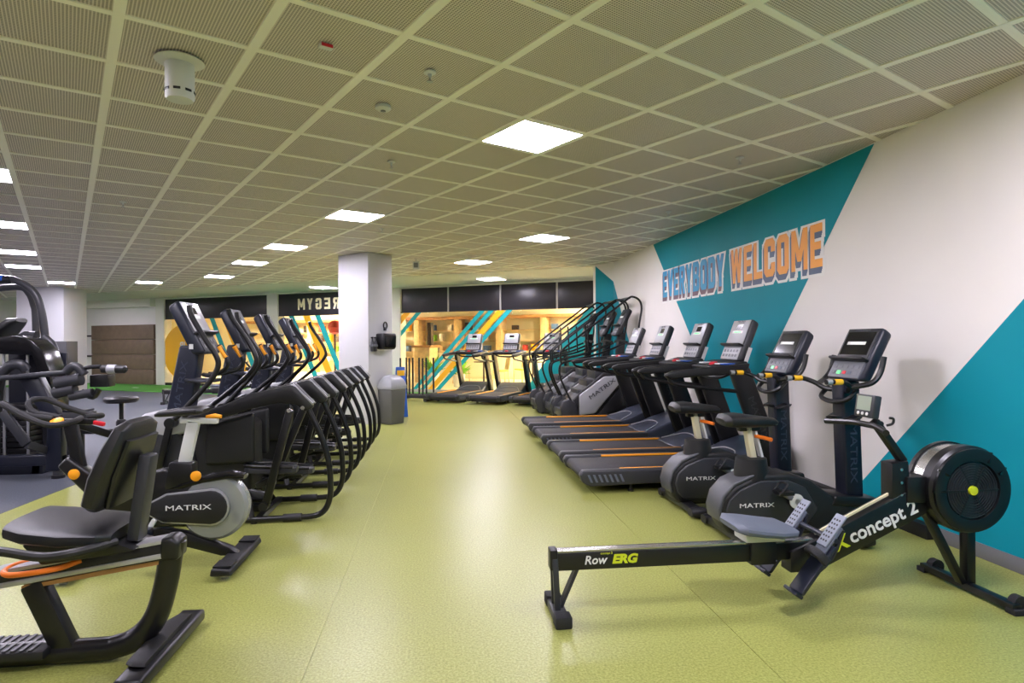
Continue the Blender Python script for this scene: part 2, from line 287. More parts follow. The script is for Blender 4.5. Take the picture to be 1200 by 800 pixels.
# ceiling
ca, sa = 0.87380428, 0.48628295
GANG = math.atan2(sa, ca); GO = (0.12632905, 2.67331391); T = 0.6
cl = struct(MB().box(-15, 4.6, -4.6, 27, 3.08, 3.2).build('ceiling', 'void'))
BP = (3.22, 12.69); BD = (-0.877, 0.480)
POLY = [(WX, -4.5), (WX, 12.56), (-15, 12.69 + 18.22 * 0.5473), (-15, -4.5)]
def to_grid(p): dx, dy = p[0] - GO[0], p[1] - GO[1]; return ((dx * ca + dy * sa) / T, (-dx * sa + dy * ca) / T)
GP = [to_grid(p) for p in POLY]
def clip(poly, cp):
    out = poly
    for i in range(len(cp)):
        a, b = cp[i], cp[(i + 1) % len(cp)]; inp = out; out = []
        side = lambda p: (b[0] - a[0]) * (p[1] - a[1]) - (b[1] - a[1]) * (p[0] - a[0])
        for j in range(len(inp)):
            p, q = inp[j], inp[(j + 1) % len(inp)]; sp, sq = side(p), side(q)
            if sp >= 0: out.append(p)
            if (sp >= 0) != (sq >= 0):
                t = sp / (sp - sq); out.append((p[0] + (q[0] - p[0]) * t, p[1] + (q[1] - p[1]) * t))
        if not out: return []
    return out
gridroot = struct(bpy.data.objects.new('ceiling_grid', None)); COL.objects.link(gridroot); gridroot.location = (GO[0], GO[1], CEIL); gridroot.rotation_euler = (0, 0, GANG)
LIGHTS = [(2, 2), (2, 8), (2, 13), (2, 17), (2, 22), (7, 8), (8, 13), (-4, 8), (-4, 13), (-4, 18), (-4, 22), (0, 26), (-3, 28), (-4, 3), (2, -3), (-4, -2), (7, -3), (-10, 8), (-10, 13), (-10, 18), (-10, 3), (2, -8), (-3, -7), (-10, 24), (-10, 28), (-15, 20), (-15, 26), (-15, 13)]  # last few off-frame panels are added to brighten the far left
i0, i1 = int(min(p[0] for p in GP)) - 1, int(max(p[0] for p in GP)) + 1; j0, j1 = int(min(p[1] for p in GP)) - 1, int(max(p[1] for p in GP)) + 1
full = MB().box(0, T, 0, T, 0.008, 0.02).mesh('ceiling_tile'); full.materials.append(MATS['ceiling_mesh'])
tiles = []
for i in range(i0, i1 + 1):
    for j in range(j0, j1 + 1):
        if (i, j) in LIGHTS: continue
        pc = clip([(i, j), (i + 1, j), (i + 1, j + 1), (i, j + 1)], GP)
        if len(pc) < 3: continue
        cx = GO[0] + T * ((i + .5) * ca - (j + .5) * sa); cy = GO[1] + T * ((i + .5) * sa + (j + .5) * ca)
        f_ = cy * 0.9934 + cx * 0.1148; r_ = cx * 0.9934 - cy * 0.1148
        vis = f_ > 2.2 and abs(r_ / f_) < 0.93
        whole = all(abs(a - round(a)) < 1e-6 and abs(b - round(b)) < 1e-6 for a, b in pc)
        tiles.append((0 if vis else 1, f_ * f_ + r_ * r_, i, j, pc, whole))
tiles.sort(key=lambda t: (t[0], t[1])); rest = MB()
for n, (v_, d_, i, j, pc, whole) in enumerate(tiles):
    k = len(pc)
    if n < 300:
        if whole: o = link('ceiling_tile', full, gridroot); o.location = (i * T, j * T, 0)
        else:
            lp = [((a - i) * T, (b - j) * T) for a, b in pc]
            o = MB().add([(x, y, 0.008) for x, y in lp] + [(x, y, 0.02) for x, y in lp], [tuple(range(k - 1, -1, -1)), tuple(range(k, 2 * k))] + [(a, (a + 1) % k, (a + 1) % k + k, a + k) for a in range(k)]).build('ceiling_tile', 'ceiling_mesh', gridroot)
            o.location = (i * T, j * T, 0)
    else: rest.add([(a * T, b * T, 0.008) for a, b in pc], [tuple(range(k - 1, -1, -1))])
o = rest.build('ceiling_tiles_far', 'ceiling_mesh', gridroot); o['kind'] = 'stuff'
def bar_line(p0, p1, w):
    hw = w / 2 / T; d = (1, 0) if p0[1] == p1[1] else (0, 1); n_ = (-d[1], d[0])
    q = clip([(p0[0] - n_[0] * hw, p0[1] - n_[1] * hw), (p1[0] - n_[0] * hw, p1[1] - n_[1] * hw), (p1[0] + n_[0] * hw, p1[1] + n_[1] * hw), (p0[0] + n_[0] * hw, p0[1] + n_[1] * hw)], GP)
    if len(q) < 3: return
    k = len(q); z0 = 0.0 if d == (0, 1) else 0.0015; vs = [(a * T, b * T, z0) for a, b in q] + [(a * T, b * T, 0.03 - z0) for a, b in q]
    MB().add(vs, [tuple(range(k - 1, -1, -1)), tuple(range(k, 2 * k))] + [(a, (a + 1) % k, (a + 1) % k + k, a + k) for a in range(k)]).build('grid_bar', 'ceiling_bar', gridroot)
for i in range(i0, i1 + 2): bar_line((i, j0 - 1), (i, j1 + 1), 0.05)
for j in range(j0, j1 + 2): bar_line((i0 - 1, j), (i1 + 1, j), 0.042)
# plain plaster border between the grid and the glass front
pb = [(3.45, 12.57), (4.6, 12.0), (4.6, 27), (-15, 27), (-15, 22.67)]
struct(MB().add([(x, y, CEIL) for x, y in pb] + [(x, y, 3.08) for x, y in pb], [(4, 3, 2, 1, 0), (5, 6, 7, 8, 9)] + [(a, (a + 1) % 5, (a + 1) % 5 + 5, a + 5) for a in range(5)]).build('ceiling_border', 'plaster'))
# ceiling lights
LL = {(2, 2): 'large square ceiling light panel, nearest to the camera', (2, 8): 'square ceiling light panel above the aisle before the white column', (7, 8): 'square ceiling light panel above the row of treadmills',
      (2, 13): 'ceiling light panel, third along the row left of the white column', (2, 17): 'ceiling light panel, fourth along the row left of the white column', (2, 22): 'ceiling light panel, fifth along the row left of the white column',
      (8, 13): 'ceiling light panel in front of the black window panels', (-4, 8): 'ceiling light panel at the left edge, nearest of the left row', (-4, 13): 'ceiling light panel at the left edge, second of the left row',
      (-4, 18): 'ceiling light panel at the left edge, third of the left row', (-4, 22): 'ceiling light panel at the left edge, fourth of the left row', (0, 26): 'small far ceiling light panel above the brown board wall', (-3, 28): 'small far ceiling light panel beside the left white pillar'}
def light_at(x, y, rz, label, z=CEIL, s=T):
    t = thing('ceiling_light', label, 'ceiling light', (x, y, z), rz, 'square ceiling light panels')
    h = s / 2 - 0.022; fr = MB()
    for a in ((-h - .012, h + .012, h - .004, h + .012), (-h - .012, h + .012, -h - .012, -h + .004), (h - .004, h + .012, -h, h), (-h - .012, -h + .004, -h, h)): fr.box(*a, 0.001, 0.03)
    fr.build('frame', 'label_white', t); MB().box(-h, h, -h, h, 0.006, 0.026).build('diffuser', 'light_diffuser', t)
for (i, j) in LIGHTS:
    light_at(GO[0] + T * ((i + .5) * ca - (j + .5) * sa), GO[1] + T * ((i + .5) * sa + (j + .5) * ca), GANG, LL.get((i, j), 'unseen square ceiling light panel outside the edges of the picture'))
light_at(1.26, 15.2, 2.64, 'ceiling light panel in the plain border over the far treadmills', CEIL - 0.032); light_at(-3.22, 17.77, 2.64, 'ceiling light panel in the plain border left of the column', CEIL - 0.032)
for u_ in (17.0,): light_at(3.9 - 0.877 * u_ - 0.48 * 2.5, 15.2 + 0.48 * u_ - 0.877 * 2.5, 2.64, 'unseen ceiling light panel added in the plain border behind the far left pillar', CEIL - 0.032)  # added panel, kept out of sight, brightens the far left wall
# ---------------------------------------------------------------- glass front and what lies beyond
W0 = (3.9, 15.2); GANGL = math.atan2(0.480, -0.877)
def GW(u, off=0.0): return (W0[0] - 0.877 * u - 0.480 * off, W0[1] + 0.480 * u - 0.877 * off)   # off > 0 is into the gym
gw = struct(bpy.data.objects.new('window_1', None)); COL.objects.link(gw); gw.location = (W0[0], W0[1], 0); gw.rotation_euler = (0, 0, GANGL)
def gbox(name, u0, u1, y0, y1, z0, z1, m, bevel=0.0): return MB().box(u0, u1, y0, y1, z0, z1).build(name, m, gw, bevel)
MUL = [-0.9, 1.04, 2.62, 4.19, 5.71]         # mullions of the right bays
for a, b in zip(MUL[:-1], MUL[1:]):
    gbox('fascia_panel', a + 0.02, b - 0.02, -0.03, 0.0, 2.275, 2.93, 'black_glass', 0.004); gbox('pane', a, b, -0.012, -0.004, 0.09, 2.245, 'glass')
for u in MUL[1:-1]: gbox('mullion', u - 0.022, u + 0.022, -0.05, 0.012, 2.245, 2.96, 'frame_metal')
gbox('frame_rail', -0.9, 5.71, -0.05, 0.02, 0.0, 0.09, 'frame_metal'); gbox('frame_rail', -0.9, 5.71, -0.04, 0.004, 2.245, 2.275, 'trunking')
gbox('header', -0.9, 15.5, -0.2, 0.035, 2.93, CEIL, 'bulkhead')
for a, b in ((5.71, 7.3), (10.16, 10.58), (15.1, 15.5)): gbox('pier', a, b, -0.25, 0.05, 0, CEIL, 'bulkhead')
for a, b in ((7.3, 10.16), (10.58, 15.1)):
    gbox('fascia_panel', a + 0.01, b - 0.01, -0.03, 0.0, 2.275, 2.93, 'black_glass', 0.004); gbox('pane', a, b, -0.012, -0.004, 0.09, 2.245, 'glass')
    gbox('frame_rail', a, b, -0.05, 0.02, 0.0, 0.09, 'trunking'); gbox('frame_rail', a, b, -0.04, 0.004, 2.245, 2.275, 'trunking')
gbox('mullion', 8.68 - 0.01, 8.68 + 0.01, -0.04, 0.004, 2.275, 2.93, 'trunking')
def gpoly(name, pts, m):
    MB().add([(u, 0.004, z) for u, z in pts] + [(u, 0.0, z) for u, z in pts], [tuple(range(len(pts))), tuple(range(2 * len(pts) - 1, len(pts) - 1, -1))]).build(name, m, gw)
def stripe(ut0, ut1, ub0, ub1, m, z0=0.09, z1=2.245): gpoly('stripe_decal', [(ut0, z1), (ut1, z1), (ub1, z0), (ub0, z0)], m)
stripe(3.24, 3.08, 5.34, 5.20, 'teal_vinyl'); stripe(2.97, 2.81, 5.09, 4.96, 'teal_vinyl'); stripe(2.71, 2.50, 4.86, 4.66, 'sign_yellow'); stripe(2.45, 2.28, 4.61, 4.46, 'teal_vinyl')
gpoly('stripe_decal', [(5.22, 2.245), (5.05, 2.245), (5.71, 1.58), (5.71, 1.74)], 'teal_vinyl'); gpoly('stripe_decal', [(5.62, 2.245), (5.40, 2.245), (5.71, 1.93), (5.71, 2.15)], 'sign_yellow')
gpoly('stripe_decal', [(0.22, 2.245), (-0.88, 2.245), (-0.88, 0.8), (0.7, 0.09), (1.95, 0.09), (1.6, 0.6)], 'teal_vinyl')
for k in (0, 1):
    b = (13.05, 9.75)[k]
    stripe(b, b - 0.2, b - 1.05, b - 1.25, 'teal_vinyl'); stripe(b - .55, b - 0.8, b - 1.6, b - 1.85, 'sign_yellow'); stripe(b - 1.0, b - 1.2, b - 2.05, b - 2.25, 'teal_vinyl')
MB().lathe([(0.0, 0), (0.93, 0), (0.93, 0.004), (0.0, 0.004)], (14.25, 0.002, 1.13), (0, 1, 0), 64).build('round_sign', 'sign_yellow', gw)
GM = lambda u, z, off=0.008: frame((u, off, z), (-1, 0, 0), (0, 0, 1))
text('sign_lettering', 'YOUR', 0.36, GM(13.95, 1.34), 'print_white', gw, mirror=True, offset=0.004)
text('sign_lettering', 'TIME', 0.36, GM(13.95, 1.02), 'black', gw, mirror=True, offset=0.004)
for k, c in enumerate('PUREGYM'): glyph('sign_letter', c, GM(7.15 + 0.16 + k * 0.325, 2.60, 0.006), 0.27 if c == 'M' else 0.22, 0.34, 'mall_cream', gw, sx=-1)
# solid wall left of the glass front, with brown board cladding
wb = struct(MB().box(15.5, 26, -0.2, 0, 0, CEIL).build('wall_back', 'wall_white')); wb.location = (W0[0], W0[1], 0); wb.rotation_euler = (0, 0, GANGL)
MB().box(15.5, 26, 0, 0.25, 2.70, CEIL).build('bulkhead', 'bulkhead', wb)
bb = thing('board_partition', 'brown board partition standing against the far left white wall', 'partition'); bb.location = (W0[0], W0[1], 0); bb.rotation_euler = (0, 0, GANGL)
for k in range(4): MB().box(15.55, 18.72, 0.002, 0.10, 0.02 + k * 0.52, 0.02 + (k + 1) * 0.52 - 0.012).build('board', 'brown_board', bb, 0.004)
for z in (1.72, 0.99):
    o = tag(MB().box(18.74, 20.6, 0.002, 0.06, z - 0.03, z + 0.03).build('wall_rail', 'black', None, 0.01), 'upper black rail on the far white wall' if z > 1.3 else 'lower black rail on the far white wall', 'rail', 'black wall rails'); o.location = (W0[0], W0[1], 0); o.rotation_euler = (0, 0, GANGL)
lc = struct(MB().box(-11.25, -10.08, 18.0, 19.1, 0, CEIL).build('column_left', 'column_white'))
cb = thing('storage_cabinet', 'dark grey storage cabinet beside the far left white pillar', 'cabinet', (-9.95, 17.6, 0)); MB().box(-0.3, 0.3, -0.25, 0.25, 0, 1.5).build('body', 'dark_board', cb, 0.01)
for k in (-1, 1): MB().box(-0.28 if k < 0 else 0.01, -0.01 if k < 0 else 0.28, -0.27, -0.252, 0.05, 1.46).build('door', 'dark_board', cb, 0.004)
tf = struct(MB().box(4.4, 25, 0.06, 2.3, 0.0, 0.012).build('turf_strip', 'turf')); tf.location = (W0[0], W0[1], 0); tf.rotation_euler = (0, 0, GANGL)
for u in (13.5, 14.9, 16.3, 17.7, 19.0): MB().box(u - 0.12, u + 0.12, 1.2, 1.3, 0.012, 0.014).build('turf_marking', 'turf_mark', tf)
# white column near the aisle
cm = struct(MB().box(0, 0.55, 0, 0.80, 0, CEIL).build('column_1', 'column_white', bevel=0.006)); cm.location = (-1.228, 10.88, 0)
cm.rotation_euler = (0, 0, math.radians(47))
# ---------------------------------------------------------------- mall beyond the glass
mall = lambda name, bm_, m, k=True, bevel=0: place(struct(bm_.build(name, m, None, bevel)))
def place(o): o.location = (W0[0], W0[1], 0); o.rotation_euler = (0, 0, GANGL); return o
mall('mall_floor', MB().box(-8, 26, -12, -0.2, -0.05, 0.002), 'mall_floor'); mall('mall_ceiling', MB().box(-8, 26, -12, -0.26, 3.3, 3.4), 'mall_cream')
mall('mall_wall', MB().box(-8, 26, -9.2, -9.0, 0, 3.3), 'mall_wall'); mall('mall_wall_side', MB().box(-8.2, -8, -12, 2, 0, 3.3), 'mall_cream'); mall('mall_wall_end', MB().box(26, 26.2, -12, 0, 0, 3.3), 'mall_cream')
for k, (u, y) in enumerate([(u, y) for u in (0.0, 3.0, 6.0, 9.0, 12.0, 15.0) for y in (-2.5, -6.0)]):
    o = thing('mall_lamp', 'warm square lamp in the mall ceiling beyond the glass front', 'ceiling light', GW(u, y) + (3.3,), GANGL, 'mall ceiling lamps')
    MB().box(-0.5, 0.5, -0.5, 0.5, -0.03, -0.002).build('diffuser', 'mall_lamp', o); MB().box(-0.54, 0.54, -0.54, 0.54, -0.018, -0.001).build('frame', 'mall_cream', o)
# shop fronts: fascia, shelves with goods, counter, pillars
shop = thing('shop', 'wood-fronted shop with shelves across the mall', 'shop'); place(shop)
MB().box(-2, 20, -8.98, -8.5, 2.5, 3.25).build('fascia', 'mall_cream', shop, 0.01); MB().box(-2, 20, -8.99, -8.3, 2.38, 2.5).build('beam', 'wood_dark', shop, 0.01)
for u in [-1.5 + 1.95 * k for k in range(11)]:
    MB().box(u - 0.12, u + 0.12, -8.98, -8.35, 0, 2.38).build('post', 'wood', shop, 0.01)
for z in (0.55, 1.0, 1.45, 1.9):
    MB().box(-2, 20, -8.97, -8.55, z - 0.02, z).build('shelf', 'wood', shop)
n = 0; GL = {'goods_white': 'cream', 'goods_red': 'red', 'goods_blue': 'blue grey', 'wood': 'tan', 'mall_dark': 'dark brown', 'sign_yellow': 'yellow', 'leaf': 'green'}
for u in [-1.2 + 0.43 * k for k in range(46)]:
    for z in (0.55, 1.0, 1.45, 1.9):
        if random.random() < 0.42 or not 0.32 < (u + 1.5) % 1.95 < 1.63 or n > 70: continue
        n += 1; w = random.uniform(0.14, 0.32); h = random.uniform(0.16, 0.34); m = random.choice(['goods_white', 'goods_red', 'goods_blue', 'wood', 'mall_dark', 'goods_white', 'sign_yellow', 'leaf'])
        g = MB().box(-w / 2, w / 2, -0.12, 0.12, 0, h).build('shop_package', m, None, 0.012); g.location = GW(u, -8.72) + (z + 0.001,); g.rotation_euler = (0, 0, GANGL)
        tag(g, GL[m] + ' boxed goods on the ' + {0.55: 'lowest', 1.0: 'second', 1.45: 'third', 1.9: 'top'}[z] + ' shop shelf across the mall', 'package', 'goods on the shop shelves')
ct = thing('shop_counter', 'low cream counter with wood top in front of the shop', 'counter'); place(ct)
MB().box(2.5, 8.2, -7.0, -6.3, 0, 1.0).build('body', 'mall_cream', ct, 0.01); MB().box(2.45, 8.25, -7.05, -6.22, 1.0, 1.06).build('worktop', 'wood', ct, 0.01)
for k in range(5): MB().box(2.6 + k * 1.12, 3.64 + k * 1.12, -6.3, -6.27, 0.1, 0.92).build('panel', 'mall_wall', ct, 0.006)
pl = thing('timber_stand', 'pale timber display stand just beyond the glass behind the pole rack', 'stand'); place(pl)
MB().box(6.9, 7.5, -4.3, -3.7, 0, 1.22).build('body', 'wood', pl, 0.01); MB().box(6.82, 7.58, -4.38, -3.62, 1.22, 1.3).build('top', 'wood_dark', pl, 0.01); MB().box(6.95, 7.1, -4.1, -3.9, 1.3, 2.1).build('panel', 'mall_dark', pl, 0.005)
def plant(u, y, h, label):
    t = thing('potted_plant', label, 'plant', GW(u, y) + (0.002,), 0, 'plants in the mall'); MB().lathe([(0.16, 0), (0.2, 0.4), (0.17, 0.4), (0.15, 0.34)], n=16).build('pot', 'goods_white', t)
    rnd = random.Random(u); f = MB()
    for k in range(60):
        a = rnd.uniform(0, 6.28); e = rnd.uniform(0.2, 1.3); L = rnd.uniform(0.5, 1) * h; d = Vector((math.cos(a) * math.cos(e), math.sin(a) * math.cos(e), math.sin(e))) * L
        p = Vector((0, 0, 0.36)); q = p + d * 0.55; r = p + d - Vector((0, 0, 0.12 * L)); sd = Vector((-math.sin(a), math.cos(a), 0)) * 0.035
        f.add([p, q + sd, r, q - sd], [(0, 1, 2, 3)])
    o = f.build('foliage', 'leaf', t); o['kind'] = 'stuff'
plant(6.3, -2.9, 0.9, 'green leafy plant beyond the glass next to the timber stand'); plant(5.0, -2.2, 0.7, 'green leafy plant beyond the glass behind the first far treadmill')
def chair(u, y, rz, label):
    t = thing('cafe_chair', label, 'chair', GW(u, y) + (0.002,), rz, 'cafe chairs in the mall')
    MB().pad([(-0.2, 0.46), (0, 0.45), (0.2, 0.47)], [0.36, 0.42, 0.38], [0.05, 0.06, 0.05]).build('seat', 'chair_green', t); MB().pad([(-0.2, 0.5), (-0.24, 0.7), (-0.27, 0.88)], [0.4, 0.42, 0.36], [0.03, 0.035, 0.03]).build('backrest', 'wood', t)
    for x in (-0.19, 0.19):
        for yy in (-0.17, 0.17): MB().tube([(x, yy, 0.44), (x * 1.15, yy * 1.15, 0)], 0.017, 8).build('leg', 'wood', t)
for u, y, r, l in [(5.62, -3.6, 0.5, 'wooden cafe chair with green seat, leftmost in the mall'), (4.12, -3.5, 3.4, 'wooden cafe chair with green seat, left of the small round table'), (3.72, -4.4, 3.9, 'wooden cafe chair with green seat, second from the right in the mall'), (2.38, -3.6, 2.6, 'wooden cafe chair with green seat, rightmost in the mall')]: chair(u, y, r, l)
for u, lb in ((4.85, 'small round cafe table between the left cafe chairs'), (3.1, 'small round cafe table between the right cafe chairs')):
    t = thing('cafe_table', lb, 'table', GW(u, -3.75) + (0.002,), 0, 'cafe tables'); MB().lathe([(0.33, 0.72), (0.35, 0.735), (0.33, 0.75)], n=28).build('table_top', 'mall_dark', t); MB().cyl((0, 0, 0.02), (0, 0, 0.72), 0.03).build('post', 'mall_dark', t); MB().lathe([(0.24, 0), (0.22, 0.02), (0.03, 0.03)]).build('base', 'mall_dark', t)
dr_ = thing('display_ball', 'red round display object on a stand behind the reversed sign glass', 'display'); dr_.location = GW(11.3, -4.2) + (0.002,)
MB().lathe([(0.28, 0), (0.28, 0.03), (0.04, 0.05), (0.04, 1.75), (0.0, 1.75)]).build('stand', 'mall_dark', dr_); MB().lathe([(0.01, 1.72), (0.2, 1.8), (0.28, 2.0), (0.2, 2.2), (0.01, 2.28)]).build('ball', 'goods_red', dr_)
# ================================================================ shared console
def console(parent, xb, zb, xt, zt, w, th, face, body, facelow=None, y=0.0, disp='display', big=False):
    """tilted console: bottom (xb, zb), top (xt, zt); its face looks towards -x"""
    L = math.hypot(xt - xb, zt - zb); up = ((xt - xb) / L, 0, (zt - zb) / L); M = frame((xb, y, zb), (0, -1, 0), up); h = w / 2
    c = MB().at(M).add([(-h, 0.03, -th), (h, 0.03, -th), (h, L - 0.02, -th), (-h, L - 0.02, -th), (-h * 0.94, 0, 0), (h * 0.94, 0, 0), (h * 0.94, L, 0), (-h * 0.94, L, 0)],
        [(3, 2, 1, 0), (4, 5, 6, 7), (0, 1, 5, 4), (1, 2, 6, 5), (2, 3, 7, 6), (3, 0, 4, 7)]).build('console', body, parent, 0.028, 3)
    MB().at(M).box(-h * 0.84, h * 0.84, L * 0.40, L * 0.965, -0.004, 0.004).build('face_plate', face, c, 0.003)
    MB().at(M).box(-h * 0.84, h * 0.84, L * 0.04, L * 0.35, -0.004, 0.005).build('keypad', facelow or face, c, 0.003)
    MB().at(M).box(-h * 0.95, h * 0.95, L * 0.345, L * 0.395, -0.01, 0.055).build('reading_ledge', 'black', c, 0.012)
    if big: MB().at(M).box(-h * 0.74, h * 0.74, L * 0.47, L * 0.90, 0.003, 0.0055).build('screen', 'screen', c)
    else: MB().at(M).box(-h * 0.26, h * 0.30, L * 0.74, L * 0.87, 0.003, 0.006).build('screen', 'screen', c)
    MB().at(M).box(-h * 0.55, h * 0.45, L * 0.655, L * 0.715, 0.003, 0.0065).build('display_frame', 'label_white', c); MB().at(M).box(-h * 0.35, h * 0.28, L * 0.67, L * 0.70, 0.006, 0.0075).build('display', disp, c)
    text('lettering', 'MATRIX', 0.028, M @ Matrix.Translation((0, L * 0.935, 0.0055)), 'print_grey', c, xs=1.6, extrude=0.0006)
    for k in range(-2, 3):
        for r in (0, 1): MB().at(M).box(h * (0.3 * k - 0.09), h * (0.3 * k + 0.09), L * (0.10 + 0.11 * r), L * (0.16 + 0.11 * r), 0.004, 0.008).build('button', ['grey_plastic', 'display_green', 'red', 'slate', 'grey_plastic'][k + 2] if r == 0 and big else 'grey_plastic', c)
    return c
# ================================================================ treadmill (x forward from the rear end)
def make_treadmill(label):
    t = thing('treadmill', label, 'treadmill', group='treadmills')
    for s in (-1, 1):
        y0, y1 = (0.335, 0.425) if s > 0 else (-0.425, -0.335)
        rail = MB().prism([(0.03, 0.10), (0.0, 0.17), (0.03, 0.215), (1.42, 0.215), (1.42, 0.09), (0.5, 0.075), (0.10, 0.065)], y0, y1).build('side_rail', 'charcoal', t, 0.014, 3)
        MB().prism([(0.40, 0.199), (0.40, 0.2165), (1.40, 0.2165), (1.40, 0.199)], s * 0.338 - 0.011, s * 0.338 + 0.011).build('accent_strip', 'orange', rail, 0.002)
        v = MB()
        for k in range(7):
            x = 0.10 + k * 0.05; v.add([(x, s * 0.424, 0.105), (x + 0.022, s * 0.424, 0.105), (x - 0.008, s * 0.424, 0.175), (x - 0.03, s * 0.424, 0.175), (x, s * 0.430, 0.105), (x + 0.022, s * 0.430, 0.105), (x - 0.008, s * 0.430, 0.175), (x - 0.03, s * 0.430, 0.175)], [(0, 1, 2, 3), (7, 6, 5, 4), (0, 4, 5, 1), (1, 5, 6, 2), (2, 6, 7, 3), (3, 7, 4, 0)])
        v.build('vent_grille', 'slate', rail)
        MB().lathe([(0.028, 0), (0.03, 0.015), (0.012, 0.02), (0.012, 0.08)], (0.5, s * 0.36, 0)).build('foot', 'black', t); MB().lathe([(0.03, 0), (0.03, 0.07)], (1.95, s * 0.34, 0)).build('foot', 'black', t)
        up = MB().prism([(1.80, 0.16), (2.03, 0.16), (1.655, 1.15), (1.445, 1.15)], s * 0.40 - 0.035, s * 0.40 + 0.035).build('upright', 'black', t, 0.02, 3)
        d = Vector((-0.375, 0, 1)).normalized(); r = d if s < 0 else d
        M = frame((1.735, s * 0.4355, 0.66), (-d.x, 0, -d.z), Vector((d.z, 0, -d.x)) * -s)
        text('lettering', 'MATRIX', 0.085, M, 'charcoal', up, xs=1.5)
        arm = MB().prism([(1.66, 1.19), (0.90, 1.125), (0.83, 1.10), (0.82, 1.07), (0.90, 1.05), (1.2, 1.075), (1.62, 1.09)], s * 0.40 - 0.035, s * 0.40 + 0.035).build('handrail', 'black_matte', t, 0.016, 3)
        MB().tube([(0.86, s * 0.40, 1.075), (0.88, s * 0.40, 1.03), (0.96, s * 0.40, 0.995), (1.25, s * 0.40, 0.955), (1.62, s * 0.40, 0.915)], 0.019, smooth=4).build('grip', 'black', arm)
    MB().prism([(0.05, 0.10), (0.02, 0.15), (0.05, 0.198), (1.42, 0.198), (1.42, 0.10)], -0.334, 0.334).build('running_belt', 'belt', t, 0.02, 3)
    MB().box(0.12, 1.5, -0.33, 0.33, 0.06, 0.10).build('deck', 'black_matte', t)
    hd = MB().prism([(1.36, 0.06), (1.36, 0.205), (1.50, 0.235), (1.72, 0.33), (1.92, 0.39), (2.06, 0.385), (2.12, 0.30), (2.12, 0.06)], -0.36, 0.36).build('motor_hood', 'hood', t, 0.03, 3)
    MB().tube([(1.42, -0.32, 0.222), (1.62, -0.18, 0.292), (1.66, 0, 0.308), (1.62, 0.18, 0.292), (1.42, 0.32, 0.222)], 0.006, 6, 5).build('hood_trim', 'silver_paint', hd)
    ds = MB().prism([(1.42, 1.09), (1.40, 1.15), (1.66, 1.21), (1.70, 1.09)], -0.37, 0.37).build('dash_tray', 'black_matte', t, 0.015, 3)
    MB().lathe([(0.045, 0), (0.04, 0.025), (0.01, 0.032)], (1.50, 0.03, 1.165), (-0.2, 0, 1), 16).build('stop_button', 'red', ds)
    for y, m in ((0.2, 'label_white'), (-0.17, 'label_white'), (-0.29, 'blue')): MB().box(1.44, 1.56, y - 0.05, y + 0.05, 1.172, 1.186).build('control_pad', m, ds, 0.006)
    MB().tube([(1.52, -0.37, 1.12), (1.46, -0.2, 1.05), (1.46, 0.2, 1.05), (1.52, 0.37, 1.12)], 0.02, smooth=5).build('cross_grip', 'black', t)
    c = console(t, 1.64, 1.20, 1.81, 1.625, 0.43, 0.08, 'silver_paint', 'charcoal', 'silver_paint', disp='display_green')
    MB().prism([(1.70, 1.19), (1.735, 1.18), (1.79, 1.33), (1.755, 1.34)], -0.221, -0.212).build('side_label', 'label_white', c)
    MB().prism([(1.62, 1.1), (1.72, 1.1), (1.80, 1.4), (1.72, 1.4)], -0.12, 0.12).build('console_neck', 'black', t, 0.01)
    return t
tm = make_treadmill('black treadmill with orange side strip, nearest of the wall row beside the exercise bikes')
tm.location = (1.27, 6.03, 0)
dup(tm, (1.27, 7.04, 0), 0, 'black treadmill with orange side strip, second from the exercise bikes in the wall row')
dup(tm, (1.27, 8.26, 0), 0, 'black treadmill with orange side strip, third from the exercise bikes in the wall row')
dup(tm, (1.27, 9.42, 0), 0, 'black treadmill with orange side strip beside the stair climbers, last of the wall row')
RG = math.atan2(0.877, 0.48)
for (x, y), lb in zip([(0.02, 14.35), (0.92, 13.80), (1.84, 13.28)], ['treadmill facing the glass front, leftmost of three beside the pole rack', 'treadmill facing the glass front, middle one of three', 'treadmill facing the glass front, rightmost of three behind the stair climbers']):
    o = dup(tm, (x, y, 0), RG, lb); o['group'] = 'treadmills facing the glass front'
